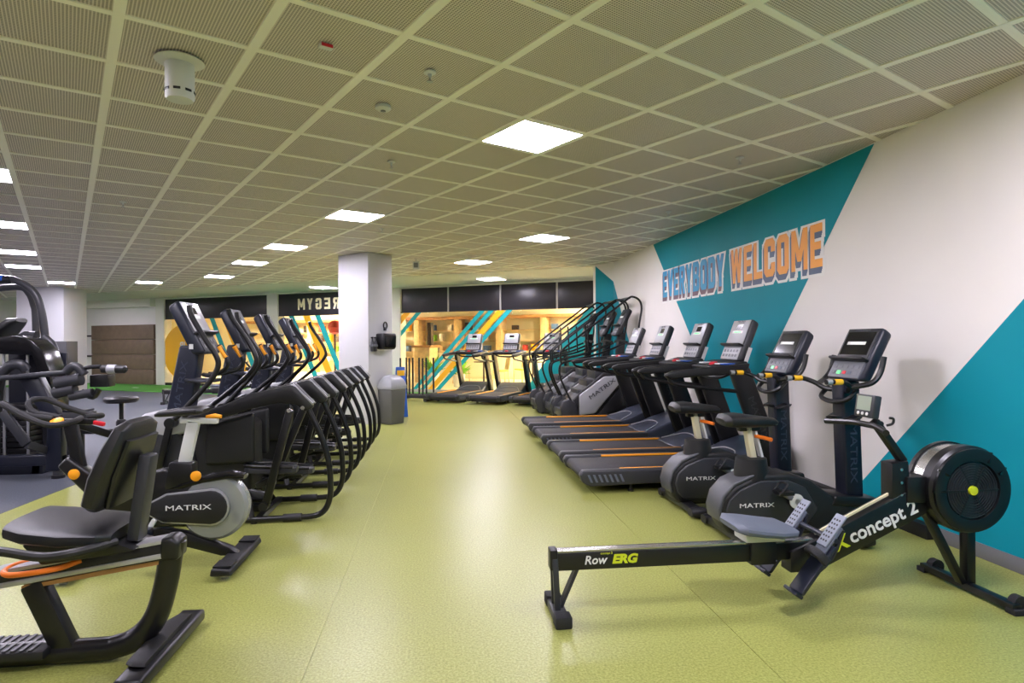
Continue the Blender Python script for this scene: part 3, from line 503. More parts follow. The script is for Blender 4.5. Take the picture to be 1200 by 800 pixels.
# ================================================================ stair climber
def make_climber(label):
    t = thing('stair_climber', label, 'stair climber', group='stair climbers')
    MB().prism([(0.12, 0.03), (0.12, 0.3), (0.40, 0.55), (0.80, 0.88), (1.08, 0.90), (1.33, 0.76), (1.42, 0.45), (1.42, 0.03)], -0.34, 0.34).build('body', 'black_matte', t, 0.03, 3)
    for s in (-1, 1):
        a, b = sorted((s * 0.335, s * 0.40)); MB().prism([(0.10, 0.02), (0.03, 0.28), (0.08, 0.41), (0.19, 0.45), (0.30, 0.38), (0.40, 0.02)], a, b).build('rear_cover', 'charcoal', t, 0.03, 3)
        a, b = sorted((s * 0.335, s * 0.385)); p = MB().prism([(0.37, 0.16), (0.37, 0.50), (0.80, 0.81), (0.99, 0.82), (1.10, 0.72), (0.64, 0.19)], a, b).build('side_panel', 'silver_paint', t, 0.02, 3)
        a, b = sorted((s * 0.335, s * 0.375)); MB().prism([(0.68, 0.16), (1.14, 0.70), (1.30, 0.70), (1.38, 0.4), (1.38, 0.03), (0.45, 0.03), (0.45, 0.13)], a, b).build('side_skirt', 'black', t, 0.015, 2)
        ang = Vector((0.82, 0, 0.57)).normalized(); r = ang if s < 0 else -ang; u = Vector((-ang.z, 0, ang.x))
        text('lettering', 'MATRIX', 0.10, frame((0.76, s * 0.388, 0.60), r, u), 'charcoal', p, xs=1.5)
        y = s * 0.375
        rl = MB().tube([(0.25, y, 0.36), (0.13, y, 0.60), (0.05, y, 0.80), (0.03, y, 0.94), (0.08, y, 1.04), (0.30, y, 1.10), (0.72, y, 1.20), (1.18, y, 1.37)], 0.018, smooth=5).build('lower_handrail', 'tube_black', t)
        MB().tube([(0.07, y, 1.02), (0.05, y, 1.15), (0.09, y, 1.27), (0.5, y, 1.59), (0.99, y, 1.95), (1.20, y, 2.11), (1.30, y, 2.16), (1.42, y, 2.10), (1.46, y, 1.96), (1.42, y, 1.70), (1.30, y, 1.0)], 0.018, smooth=5).build('upper_handrail', 'tube_black', t)
        MB().tube([(0.72, y, 1.20), (0.70, y, 1.70)], 0.015).build('rail_strut', 'tube_black', t)
    for k in range(5):
        x = 0.06 + k * 0.15; z = 0.26 + k * 0.16; MB().prism([(x, z), (x, z - 0.13), (x + 0.05, z - 0.13), (x + 0.3, z - 0.03), (x + 0.3, z)], -0.30, 0.30).build('step', 'charcoal', t, 0.008)
    MB().prism([(1.08, 0.85), (1.22, 0.85), (1.28, 1.55), (1.16, 1.55)], -0.07, 0.07).build('mast', 'black', t, 0.02, 3)
    MB().tube([(1.2, -0.37, 1.39), (1.16, 0, 1.42), (1.2, 0.37, 1.39)], 0.02, smooth=5).build('cross_grip', 'tube_black', t)
    console(t, 1.06, 1.50, 1.31, 1.98, 0.36, 0.08, 'charcoal', 'black', 'charcoal')
    MB().tube([(1.25, -0.37, 2.14), (1.27, 0, 2.15), (1.25, 0.37, 2.14)], 0.018).build('top_bar', 'tube_black', t)
    for x in (0.2, 1.3):
        for y in (-0.28, 0.28): MB().cyl((x, y, 0), (x, y, 0.04), 0.03).build('foot', 'black', t)
    return t
cl1 = make_climber('stair climber with silver side panel, nearest of three beside the last treadmill'); cl1.location = (1.95, 10.62, 0)
dup(cl1, (1.93, 11.47, 0), 0, 'stair climber with silver side panel, middle one of three'); dup(cl1, (1.78, 12.30, 0), 0, 'stair climber with silver side panel, farthest of three by the glass front')
# ================================================================ upright bike
def make_bike(label):
    t = thing('upright_bike', label, 'exercise bike', group='upright exercise bikes')
    body = MB().prism([(-0.09, 0.12), (-0.115, 0.22), (-0.09, 0.32), (-0.01, 0.40), (0.16, 0.475), (0.40, 0.475), (0.56, 0.42), (0.72, 0.30), (1.06, 0.26), (1.10, 0.20), (1.08, 0.07), (0.2, 0.055), (-0.05, 0.065)], -0.11, 0.11).build('body', 'black_matte', t, 0.03, 3)
    for s in (-1, 1):
        MB().prism([(-0.06, 0.15), (-0.08, 0.23), (-0.055, 0.31), (0.02, 0.375), (0.17, 0.435), (0.38, 0.43), (0.50, 0.38), (0.60, 0.22), (0.50, 0.10), (0.0, 0.10)], s * 0.112 - 0.012, s * 0.112 + 0.012).build('side_cover', 'charcoal', body, 0.012, 3)
        text('lettering', 'MATRIX', 0.042, frame((0.14, s * 0.126, 0.265), (-s, 0, 0), (0, 0, 1)), 'print_white', body, xs=1.7)
    MB().prism([(-0.115, 0.15), (-0.13, 0.235), (-0.10, 0.335), (-0.02, 0.42), (0.16, 0.492), (0.16, 0.465), (-0.005, 0.395), (-0.08, 0.315), (-0.105, 0.23), (-0.09, 0.15)], -0.112, 0.112).build('rear_trim', 'bike_grey', body, 0.012, 3)
    MB().lathe([(0.12, 0.42), (0.115, 0.50), (0.105, 0.575), (0.085, 0.58)], (0.165, 0, 0), n=24).build('seat_collar', 'black_matte', t)
    MB().bar((0.195, 0.0, 0.45), (0.135, 0, 0.80), 0.06, 0.045).build('seat_post', 'cream_metal', t, 0.006)
    MB().bar((0.245, -0.0, 0.56), (0.19, 0, 0.77), 0.05, 0.016).build('adjust_scale', 'label_white', t)
    MB().tube([(0.19, -0.01, 0.73), (0.24, -0.06, 0.72), (0.26, -0.11, 0.715)], 0.014).build('seat_lever', 'deep_orange', t)
    sad = MB().pad([(-0.06, 0.835), (-0.03, 0.845), (0.06, 0.845), (0.15, 0.835), (0.25, 0.83), (0.33, 0.825), (0.36, 0.815)], [0.16, 0.25, 0.27, 0.20, 0.11, 0.085, 0.05], [0.05, 0.09, 0.10, 0.09, 0.075, 0.06, 0.03], 20, 2.6).build('saddle', 'vinyl', t)
    MB().box(0.07, 0.22, -0.03, 0.03, 0.765, 0.805).build('saddle_clamp', 'black', sad, 0.006)
    post = MB().bar((0.92, 0, 0.18), (0.89, 0, 1.12), 0.13, 0.14).build('console_post', 'navy_deep', t, 0.018, 3)
    for s in (-1, 1): text('lettering', 'MATRIX', 0.075, frame((0.905, s * 0.067, 0.60), (0, 0, -1), (-s, 0, 0)), 'letter_dim', post, xs=1.6)
    MB().prism([(0.70, 0.24), (0.74, 0.31), (1.06, 0.28), (1.08, 0.2)], -0.12, 0.12).build('post_base', 'black', t, 0.015)
    bh = MB().prism([(0.78, 0.86), (0.80, 0.835), (0.98, 0.835), (1.0, 0.86)], -0.05, 0.05).build('bottle_holder', 'black', t, 0.008)
    for s in (-1, 1): MB().pad([(0.90, 0.86), (0.87, 0.85), (0.82, 0.835)], [0.10, 0.09, 0.05], [0.03, 0.025, 0.015]).build('holder_wing', 'black', bh).location = (0, s * 0.10, 0)
    console(t, 0.86, 1.12, 1.055, 1.50, 0.40, 0.085, 'charcoal', 'navy', 'grey_plastic', big=True)
    for s in (-1, 1):
        hb = MB().tube([(0.88, s * 0.03, 1.04), (0.82, s * 0.13, 1.05), (0.78, s * 0.20, 1.09), (0.70, s * 0.235, 1.12), (0.58, s * 0.245, 1.12)], 0.018, smooth=5).build('handlebar', 'black', t)
        MB().tube([(0.80, s * 0.19, 1.08), (0.90, s * 0.26, 1.11), (0.96, s * 0.27, 1.18), (0.99, s * 0.27, 1.29)], 0.019, smooth=5).build('upright_horn', 'black', hb)
        MB().cyl((0.70, s * 0.2365, 1.12), (0.64, s * 0.243, 1.12), 0.0205, 12).build('pulse_sensor', 'yellow', hb); MB().cyl((0.62, s * 0.244, 1.12), (0.585, s * 0.246, 1.12), 0.0202, 12).build('pulse_plate', 'silver', hb)
    MB().tube([(0.87, -0.16, 1.06), (0.80, -0.15, 0.99), (0.78, 0, 0.965), (0.80, 0.15, 0.99), (0.87, 0.16, 1.06)], 0.017, smooth=5).build('lower_grip', 'black', t)
    MB().cyl((0.42, -0.16, 0.29), (0.42, 0.16, 0.29), 0.02, 12).build('crank_axle', 'silver', t)
    for s in (-1, 1):
        ck = MB().bar((0.42, s * 0.145, 0.29), (0.42 + s * 0.13, s * 0.145, 0.29 - s * 0.08), 0.022, 0.04).build('crank', 'grey_plastic', t, 0.008)
        MB().lathe([(0.05, 0), (0.052, 0.012), (0.03, 0.02)], (0.42, s * 0.14, 0.29), (0, s, 0), 20).build('crank_cap', 'white_metal', ck)
        px, pz = 0.42 + s * 0.13, 0.29 - s * 0.08
        pd = MB().box(px - 0.055, px + 0.055, s * 0.21 - 0.045, s * 0.21 + 0.045, pz - 0.014, pz + 0.014).build('pedal', 'black', t, 0.006)
        MB().tube([(px - 0.05, s * 0.21 - 0.045, pz), (px, s * 0.21 - 0.045, pz + 0.06), (px, s * 0.21 + 0.045, pz + 0.06), (px - 0.05, s * 0.21 + 0.045, pz)], 0.008, 6, 4).build('pedal_strap', 'rubber', pd)
    for x, w in ((0.02, 0.62), (0.80, 0.54)):
        ft = MB().box(x - 0.05, x + 0.05, -w / 2, w / 2, 0.025, 0.075).build('stabiliser', 'black', t, 0.008)
        for s in (-1, 1):
            MB().pad([(x - 0.065, 0.05), (x, 0.05), (x + 0.065, 0.05)], [0.09, 0.12, 0.09], [0.06, 0.085, 0.06]).build('end_cap', 'black_matte', ft).location = (0, s * (w / 2 + 0.03), 0); MB().cyl((x, s * (w / 2 - 0.03), 0), (x, s * (w / 2 - 0.03), 0.03), 0.02, 12).build('level_foot', 'steel', ft)
    MB().bar((0.0, 0, 0.06), (0.85, 0, 0.05), 0.08, 0.05).build('base_beam', 'black', t, 0.006)
    return t
bk = make_bike('black upright exercise bike nearest the rower, dark console and padded saddle'); bk.location = (2.03, 4.20, 0)
dup(bk, (2.00, 5.06, 0), 0, 'black upright exercise bike between the other bike and the first treadmill')
# ================================================================ rowing machine (x forward from the rear foot)
def make_rower(label, group=None):
    t = thing('rowing_machine', label, 'rowing machine', group=group)
    rail = MB().box(-0.02, 1.40, -0.032, 0.032, 0.235, 0.325).build('monorail', 'black', t, 0.005); MB().box(0.0, 1.42, -0.026, 0.026, 0.325, 0.338).build('rail_track', 'steel', rail, 0.002)
    MB().box(-0.035, 0.005, -0.038, 0.038, 0.24, 0.345).build('rail_end_cap', 'black', rail, 0.006)
    M = frame((0.22, -0.033, 0.283), (1, 0, 0), (0, 0, 1))
    text('lettering', 'Row', 0.062, M @ Matrix.Translation((-0.02, 0, 0)), 'print_white', rail, shear=0.2, offset=0.001); text('lettering', 'ERG', 0.062, M @ Matrix.Translation((0.135, 0, 0)), 'lime', rail, shear=0.2, offset=0.003, xs=1.15)
    text('lettering', 'concept 2', 0.016, M @ Matrix.Translation((0.04, 0.034, 0)), 'lime', rail)
    for s in (-1, 1): MB().bar((-0.01, s * 0.03, 0.30), (0.0, s * 0.045, 0.03), 0.022, 0.03).build('rear_leg', 'charcoal', t, 0.003); 
    MB().bar((0.11, 0, 0.24), (0.02, 0, 0.04), 0.05, 0.016).build('rear_brace', 'charcoal', t)
    rf = MB().box(-0.03, 0.045, -0.165, 0.165, 0.0, 0.045).build('rear_foot', 'charcoal', t, 0.008)
    for s in (-1, 1): MB().box(-0.034, 0.05, s * 0.135 - 0.04, s * 0.135 + 0.04, 0.0, 0.06).build('rubber_cap', 'rubber', rf, 0.008)
    # angled front beam with lettering
    a, b = Vector((1.28, 0, 0.225)), Vector((2.05, 0, 0.535)); d = (b - a).normalized()
    beam = MB().prism([(1.26, 0.17), (1.26, 0.28), (1.40, 0.335), (1.98, 0.60), (2.09, 0.58), (2.05, 0.455), (1.42, 0.175)], -0.05, 0.05).build('front_beam', 'black', t, 0.006)
    M = frame((1.74, -0.052, 0.405), d, (-d.z, 0, d.x)); text('lettering', 'concept 2', 0.105, M @ Matrix.Translation((0.055, -0.005, 0)), 'print_white', beam, width=0.42, offset=0.002); text('lettering', 'X', 0.10, M @ Matrix.Translation((-0.215, -0.01, 0)), 'lime', beam, offset=0.004, xs=1.1)
    MB().bar((1.42, -0.012, 0.362), (1.96, -0.012, 0.612), 0.012, 0.012).build('chain', 'cream_metal', beam); MB().bar((1.42, -0.045, 0.330), (1.98, -0.045, 0.592), 0.008, 0.012).build('beam_trim', 'steel', beam)
    # seat
    st = MB().pad([(0.94, 0.425), (0.97, 0.43), (1.06, 0.418), (1.16, 0.405), (1.25, 0.40), (1.28, 0.395)], [0.22, 0.32, 0.345, 0.335, 0.28, 0.2], [0.03, 0.055, 0.055, 0.05, 0.045, 0.03], 20, 3.5).build('seat', 'seat_grey', t)
    MB().box(1.0, 1.22, -0.07, 0.07, 0.345, 0.39).build('seat_carriage', 'white_metal', st, 0.01); MB().box(1.04, 1.18, -0.05, 0.05, 0.22, 0.345).build('roller_housing', 'black', st, 0.006)
    # footrests
    for s in (-1, 1):
        y = s * 0.155; d = Vector((0.62, 0, 0.79)).normalized(); u = Vector((-d.z, 0, d.x)); o = Vector((1.22, y, 0.12))
        M = frame(o, (0, -1, 0), d)
        fb = MB().at(M).box(-0.058, 0.058, 0.0, 0.30, -0.018, 0.006).build('foot_plate', 'navy', t, 0.01); 
        MB().at(M).box(-0.058, 0.058, -0.02, 0.0, -0.018, 0.03).build('heel_cup', 'navy', fb, 0.006); MB().at(M).box(-0.045, 0.045, 0.20, 0.40, 0.008, 0.022).build('flexfoot', 'slate', fb, 0.006); MB().at(M).box(-0.04, 0.04, 0.27, 0.46, 0.022, 0.034).build('toe_piece', 'slate_light', fb, 0.006)
        h = MB().at(M)
        for i in (-1, 0, 1):
            for k in range(6): h.lathe([(0.006, 0), (0.006, 0.0015)], (i * 0.02, 0.30 + k * 0.025, 0.034), (0, 0, 1), 8)
        h.build('adjust_hole', 'black', fb); MB().at(M).tube([(-0.062, 0.21, -0.01), (-0.045, 0.22, 0.05), (0.045, 0.22, 0.05), (0.062, 0.21, -0.01)], 0.012, 8, 4, flat=2.0).build('strap', 'rubber', fb)
        MB().at(M).tube([(0.0, 0.08, -0.02), (-s * 0.0, 0.25, -0.06), (0.0, 0.40, -0.02)], 0.012, 8, 3).build('plate_bracket', 'navy', fb)
    MB().tube([(1.42, -0.2, 0.38), (1.42, 0.2, 0.38)], 0.014).build('foot_axle', 'navy', t)
    # vertical bracket, flywheel
    MB().prism([(1.85, 0.50), (1.85, 0.735), (1.95, 0.745), (1.965, 0.52)], -0.045, 0.045).build('upright_bracket', 'black', t, 0.006)
    bolt = MB()
    for z in (0.56, 0.63, 0.70): bolt.cyl((1.905, -0.05, z), (1.905, -0.044, z), 0.008, 10)
    bolt.build('bolt', 'steel', t); MB().box(1.93, 2.10, -0.06, 0.06, 0.52, 0.66).build('side_plate', 'black', t, 0.006)
    c = (2.27, 0, 0.59); fw = MB().lathe([(0.05, -0.10), (0.225, -0.10), (0.238, -0.085), (0.238, -0.03), (0.224, -0.028), (0.224, 0.055), (0.238, 0.057), (0.238, 0.085), (0.22, 0.10), (0.05, 0.10)], c, (0, 1, 0), 56).build('flywheel_housing', 'black', t)
    MB().lathe([(0.2255, -0.026), (0.2285, -0.026), (0.2285, 0.053), (0.2255, 0.053)], c, (0, 1, 0), 56).build('perforated_band', 'steel', fw)
    MB().lathe([(0.225, -0.103), (0.225, -0.118), (0.205, -0.124), (0.16, -0.118), (0.155, -0.10)], c, (0, 1, 0), 56).build('front_ring', 'black', fw)
    MB().lathe([(0.02, -0.104), (0.152, -0.104), (0.152, -0.1005), (0.02, -0.1005)], c, (0, 1, 0), 48).build('intake_disc', 'screen', fw)
    for k in range(9): r = 0.036 + k * 0.0135; MB().lathe([(r, -0.105), (r, -0.114), (r + 0.004, -0.114), (r + 0.004, -0.105)], c, (0, 1, 0), 40).build('guard_ring', 'charcoal', fw)
    for k in range(6):
        a = math.radians(60 * k); MB().bar((c[0] + 0.03 * math.cos(a), -0.112, c[2] + 0.03 * math.sin(a)), (c[0] + 0.155 * math.cos(a), -0.112, c[2] + 0.155 * math.sin(a)), 0.006, 0.006).build('guard_spoke', 'black', fw)
    MB().lathe([(0.001, -0.125), (0.024, -0.122), (0.026, -0.108)], c, (0, 1, 0), 24).build('hub_cap', 'lime', fw)
    for a in (150, 180, 60, 30):
        r = math.radians(a); MB().bar((c[0] + 0.17 * math.cos(r), -0.122, c[2] + 0.17 * math.sin(r)), (c[0] + 0.232 * math.cos(r), -0.108, c[2] + 0.232 * math.sin(r)), 0.014, 0.010).build('housing_rib', 'black_gloss', fw)
    # front legs, foot with transport wheels
    MB().bar((2.34, 0, 0.42), (2.34, 0, 0.03), 0.055, 0.055).build('front_leg', 'black', t, 0.006); MB().bar((2.08, 0, 0.46), (2.30, 0, 0.05), 0.05, 0.035).build('leg_brace', 'black', t, 0.004)
    ff = MB().box(2.305, 2.36, -0.31, 0.31, 0.012, 0.052).build('front_foot', 'black', t, 0.006)
    for s in (-1, 1): MB().cyl((2.375, s * 0.27 - 0.022, 0.042), (2.375, s * 0.27 + 0.022, 0.042), 0.042, 20).build('transport_wheel', 'rubber', ff); MB().box(2.30, 2.37, s * 0.30 - 0.03, s * 0.30 + 0.03, 0, 0.03).build('foot_pad', 'rubber', ff, 0.004)
    # monitor arm, handle
    ar = MB().bar((1.95, 0, 0.735), (1.78, 0, 0.965), 0.05, 0.04).build('monitor_arm', 'black', t, 0.008)
    M = frame((1.72, 0, 0.985), (0, -1, 0), (0.17, 0, 0.985)); mo = MB().at(M).box(-0.075, 0.075, 0.0, 0.125, -0.035, 0.01).build('monitor', 'charcoal', ar, 0.008)
    MB().at(M).box(-0.055, 0.055, 0.038, 0.115, 0.009, 0.012).build('screen', 'lcd', mo)
    for k in (-1, 0, 1): MB().at(M).lathe([(0.009, 0), (0.009, 0.004)], (k * 0.035, 0.02, 0.01), (0, 0, 1), 12).build('button', 'label_white', mo)
    MB().at(M).box(-0.03, 0.03, 0.02, 0.08, -0.065, -0.033).build('battery_box', 'black', mo, 0.005)
    hd = MB().tube([(1.66, -0.25, 0.935), (1.72, -0.1, 0.945), (1.73, 0, 0.945), (1.72, 0.1, 0.945), (1.66, 0.25, 0.935)], 0.016, 10, 4).build('handle', 'black', t); MB().tube([(1.73, 0, 0.945), (1.79, 0, 0.935), (1.83, 0, 0.95)], 0.012).build('handle_hook', 'black', hd)
    MB().tube([(1.81, -0.06, 0.945), (1.84, -0.065, 0.955), (1.845, -0.065, 0.98), (1.825, -0.06, 0.985)], 0.007, 8, 4).build('cable_loop', 'black', ar)
    return t
rw = make_rower('black rowing machine with grey seat and round flywheel on the lime floor in front', 'rowing machines'); rw.location = (0.585, 3.16, 0)
dup(rw, (-6.45, 15.4, 0), 0.15, 'small distant rowing machine on the grey floor before the turf')
# ================================================================ elliptical (x forward from the rear arch)
def make_elliptical(label):
    t = thing('elliptical_trainer', label, 'elliptical', group='elliptical trainers')
    for s in (1, -1):
        y = s * 0.31
        ar = MB().tube([(0.185, y, 0.90), (0.155, y, 0.83), (0.085, y, 0.67), (0.03, y, 0.48), (0.015, y, 0.30), (0.02, y, 0.19), (0.055, y, 0.095), (0.13, y, 0.045), (0.30, y, 0.035), (0.65, y, 0.03), (1.55, y, 0.03)], 0.0235, 12, 4).build('rear_arch', 'tube_black', t)
        MB().cyl((0.24, y, 0.037), (0.38, y, 0.035), 0.031, 14).build('coupling', 'black_matte', ar)
        sh = MB().prism([(1.10, 0.80), (1.06, 0.86), (0.79, 0.945), (0.62, 1.02), (0.31, 1.085), (0.265, 1.075), (0.15, 0.935), (0.145, 0.90), (0.20, 0.875), (0.27, 0.93), (0.40, 0.945), (0.62, 0.90), (0.80, 0.84), (1.02, 0.775)], y - 0.05, y + 0.05).build('rail_shroud', 'black', t, 0.009, 2)
        MB().bar((0.283, y, 1.090), (0.140, y, 0.938), 0.088, 0.010).build('shroud_tip', 'charcoal', sh, 0.003)
        for e in (-0.043, 0.043): MB().bar((0.29, y + e, 1.093), (0.136, y + e, 0.930), 0.011, 0.014).build('tip_edge', 'silver', sh, 0.003)
        for x, z in ((0.32, 0.885), (0.215, 0.905)): MB().cyl((x, y + s * 0.045, z), (x, y + s * 0.058, z), 0.016, 14).build('bolt', 'steel', sh)
        o = 0.0 if s > 0 else 0.10
        lk = MB().bar((0.325, y - s * 0.02, 0.885), (0.52 + o, y - s * 0.02, 0.13 + o * 0.5), 0.04, 0.062).build('swing_link', 'tube_black', t, 0.01); MB().cyl((0.53 + o, y - s * 0.055, 0.13 + o * 0.5), (0.53 + o, y + s * 0.02, 0.13 + o * 0.5), 0.035, 16).build('link_pivot', 'black', lk)
        yp = s * 0.17; zp = 0.39 if s > 0 else 0.31; xp = 0.30 if s > 0 else 0.24
        pb_ = MB().bar((1.35, yp, 0.36), (0.50 + o, yp, 0.17 + o * 0.5), 0.05, 0.06).build('pedal_arm', 'charcoal', t, 0.01)
        pd = MB().pad([(xp, zp), (xp + 0.03, zp + 0.002), (xp + 0.2, zp), (xp + 0.36, zp + 0.01), (xp + 0.40, zp + 0.025)], [0.10, 0.16, 0.175, 0.16, 0.09], [0.045, 0.06, 0.06, 0.055, 0.04], 16, 4).build('foot_pedal', 'charcoal', t)
        MB().tube([(xp + 0.02, yp * 0 - 0.075, zp + 0.03), (xp + 0.2, -0.085, zp + 0.04), (xp + 0.38, -0.06, zp + 0.05), (xp + 0.40, 0, zp + 0.055), (xp + 0.38, 0.06, zp + 0.05), (xp + 0.2, 0.085, zp + 0.04), (xp + 0.02, 0.075, zp + 0.03)], 0.012, 8, 3).build('pedal_rim', 'black', pd); pd.location = (0, yp, 0)
        MB().bar((xp + 0.1, yp, zp - 0.03), (xp + 0.32, yp, 0.26), 0.05, 0.05).build('pedal_bracket', 'black', t, 0.006)
        dx = 0.0 if s > 0 else -0.14; ya = s * 0.29
        arm = MB().tube([(1.10 + dx, ya - s * .05, 1.71), (1.075 + dx, ya - s * .03, 1.63), (0.96 + dx, ya, 1.44), (0.885 + dx * .9, ya, 1.32), (0.87 + dx * .85, ya, 1.235), (0.93 + dx * .7, ya, 1.12), (1.07 + dx * .4, ya, 0.96), (1.22, ya, 0.80)], [0.021], 10, 5).build('moving_arm', 'black', t)
        MB().bar((1.22, ya, 0.83), (1.32 - dx * 0.4, ya, 0.40), 0.04, 0.05).build('lower_arm', 'tube_black', arm, 0.008); MB().cyl((1.22, ya - 0.04, 0.80), (1.22, ya + 0.04, 0.80), 0.04, 16).build('arm_pivot', 'black', arm)
        fx = MB().tube([(1.06, s * 0.06, 1.16), (0.98, s * 0.15, 1.16), (0.86, s * 0.19, 1.20), (0.83, s * 0.19, 1.28), (0.90, s * 0.18, 1.40)], 0.018, 10, 4).build('fixed_grip', 'black', t); MB().tube([(0.84, s * 0.19, 1.30), (0.895, s * 0.18, 1.39)], 0.020).build('pulse_sensor', 'orange', fx)
        MB().prism([(0.62, 0.46), (0.62, 0.86), (0.98, 0.78), (1.0, 0.45)], s * 0.20 - 0.03, s * 0.20 + 0.03).build('side_shroud', 'black_matte', t, 0.025, 3)
        MB().lathe([(0.30, 0.0), (0.31, 0.02), (0.30, 0.04), (0.2, 0.05)], (1.38, s * 0.19, 0.46), (0, s, 0), 40).build('wheel_cover', 'charcoal', t)
    hs = MB().prism([(0.66, 0.20), (0.66, 0.78), (0.95, 0.80), (1.20, 0.84), (1.45, 0.80), (1.66, 0.62), (1.70, 0.40), (1.62, 0.16), (1.3, 0.10)], -0.19, 0.19).build('drive_housing', 'black_matte', t, 0.05, 3)
    MB().prism([(1.10, 0.85), (1.25, 0.895), (1.45, 0.865), (1.62, 0.74), (1.72, 0.56), (1.68, 0.46), (1.58, 0.54), (1.45, 0.61), (1.28, 0.67), (1.10, 0.72)], -0.235, 0.235).build('front_cap', 'silver_paint', hs, 0.03, 3)
    po = MB().prism([(1.18, 0.72), (1.38, 0.72), (1.245, 1.40), (1.085, 1.40)], -0.075, 0.075).build('console_post', 'navy', t, 0.02, 3)
    d = Vector((-0.17, 0, 1)).normalized()
    for s in (-1, 1): text('lettering', 'MATRIX', 0.075, frame((1.235, s * 0.077, 1.06), d, (s * -d.z * -1, 0, s * d.x * -1 * -1)) if False else frame((1.235, s * 0.077, 1.06), d * (1 if s > 0 else 1), Vector((d.z, 0, -d.x)) * s), 'letter_dim', po, xs=1.6)
    console(t, 1.0, 1.335, 1.205, 1.765, 0.42, 0.095, 'charcoal', 'navy', 'charcoal')
    MB().box(1.085, 1.115, 0.207, 0.212, 1.37, 1.41).build('side_label', 'label_white', t)
    MB().pad([(0.98, 1.11), (1.08, 1.11), (1.2, 1.12)], [0.22, 0.24, 0.18], [0.03, 0.04, 0.03]).build('bottle_tray', 'navy', t)
    MB().tube([(1.12, 0.29, 0.86), (1.12, 0, 0.88), (1.12, -0.29, 0.86)], 0.025).build('rail_crossbar', 'tube_black', t)
    MB().box(1.50, 1.58, -0.36, 0.36, 0.0, 0.065).build('front_foot', 'black', t, 0.012)
    for s in (-1, 1): MB().cyl((0.6, s * 0.31, 0), (0.6, s * 0.31, 0.03), 0.025, 12).build('level_foot', 'black', t); MB().bar((0.62, s * 0.31, 0.03), (0.7, s * 0.15, 0.25), 0.04, 0.05).build('frame_strut', 'tube_black', t)
    MB().bar((0.55, 0, 0.05), (1.54, 0, 0.05), 0.08, 0.06).build('base_beam', 'tube_black', t, 0.006); MB().bar((0.56, -0.31, 0.04), (0.56, 0.31, 0.04), 0.05, 0.04).build('base_crossbar', 'tube_black', t)
    MB().cyl((1.38, -0.24, 0.46), (1.38, 0.24, 0.46), 0.05, 16).build('crank_axle', 'black', t)
    return t
el = make_elliptical('black elliptical trainer nearest the camera, silver-faced console, behind the indoor cycle'); el.location = (-0.86, 5.38, 0); el.rotation_euler = (0, 0, math.pi)
ELF = [g for c in el.children for g in c.children if g.name.startswith('face_plate')][0]
for y, lb in ((6.52, 'black elliptical trainer, second in the row from the indoor cycle'), (7.62, 'black elliptical trainer, third in the row from the indoor cycle'), (8.72, 'black elliptical trainer, last in the row towards the white column')): dup(el, (-0.86, y, 0), math.pi, lb)
ELF.material_slots[0].link = 'OBJECT'; ELF.material_slots[0].material = MATS['silver']
# ================================================================ recumbent bike (x forward)
t = thing('recumbent_bike', 'black recumbent bike with padded seat and orange lever at the left front', 'exercise bike', (-1.20, 2.96, 0), math.pi)
rail = MB().prism([(-0.03, 0.46), (0.0, 0.54), (0.74, 0.425), (0.76, 0.355)], -0.045, 0.045).build('seat_rail', 'black', t, 0.006)
MB().prism([(0.03, 0.527), (0.03, 0.545), (0.745, 0.434), (0.745, 0.415)], -0.052, 0.052).build('rail_edge', 'silver', rail, 0.003); MB().prism([(0.03, 0.462), (0.03, 0.484), (0.745, 0.378), (0.745, 0.355)], -0.052, 0.052).build('rail_edge', 'silver', rail, 0.003)
MB().prism([(0.05, 0.43), (0.05, 0.452), (0.62, 0.362), (0.62, 0.345)], -0.03, 0.03).build('adjust_strip', 'wood_dark', rail); MB().prism([(-0.035, 0.45), (-0.04, 0.53), (-0.01, 0.555), (0.04, 0.55), (0.042, 0.455)], -0.056, 0.056).build('frame_cap', 'black', t, 0.015, 3)
MB().prism([(0.73, 0.345), (0.73, 0.43), (0.775, 0.42), (0.775, 0.345)], -0.056, 0.056).build('rail_end_cap', 'black', rail, 0.008)
MB().tube([(0.0, 0, 0.53), (0.015, 0, 0.46), (0.035, 0, 0.34), (0.075, 0, 0.20), (0.14, 0, 0.11), (0.24, 0, 0.065), (0.42, 0, 0.055), (1.5, 0, 0.055)], [0.052] * 8, 12, 5, flat=0.85).build('main_frame', 'tube_black', t)
MB().bar((0.585, 0, 0.37), (0.45, 0, 0.06), 0.07, 0.095).build('seat_strut', 'black', t, 0.012, 2)
MB().box(0.50, 1.2, -0.09, 0.09, 0.06, 0.10).build('step_plate', 'black_matte', t, 0.01)
g = MB()
for k in range(16): g.box(0.55 + k * 0.035, 0.565 + k * 0.035, -0.08, 0.08, 0.10, 0.105)
g.build('step_ribs', 'charcoal', t)
for x in (0.05, 1.45):
    f = MB().box(x - 0.06, x + 0.055, -0.34, 0.34, 0.02, 0.075).build('stabiliser', 'black', t, 0.015, 3)
    MB().pad([(x - 0.03, 0.085), (x + 0.02, 0.09), (x + 0.06, 0.08)], [0.5, 0.5, 0.42], [0.03, 0.035, 0.02]).build('foot_cover', 'black_matte', f)
    for s in (-1, 1): MB().cyl((x, s * 0.3, 0), (x, s * 0.3, 0.025), 0.025, 12).build('level_foot', 'steel', f)
MB().pad([(0.20, 0.585), (0.24, 0.59), (0.38, 0.60), (0.52, 0.62), (0.60, 0.635), (0.635, 0.62)], [0.28, 0.38, 0.42, 0.42, 0.36, 0.22], [0.05, 0.08, 0.085, 0.085, 0.08, 0.04], 24, 3.2).build('seat_cushion', 'vinyl', t)
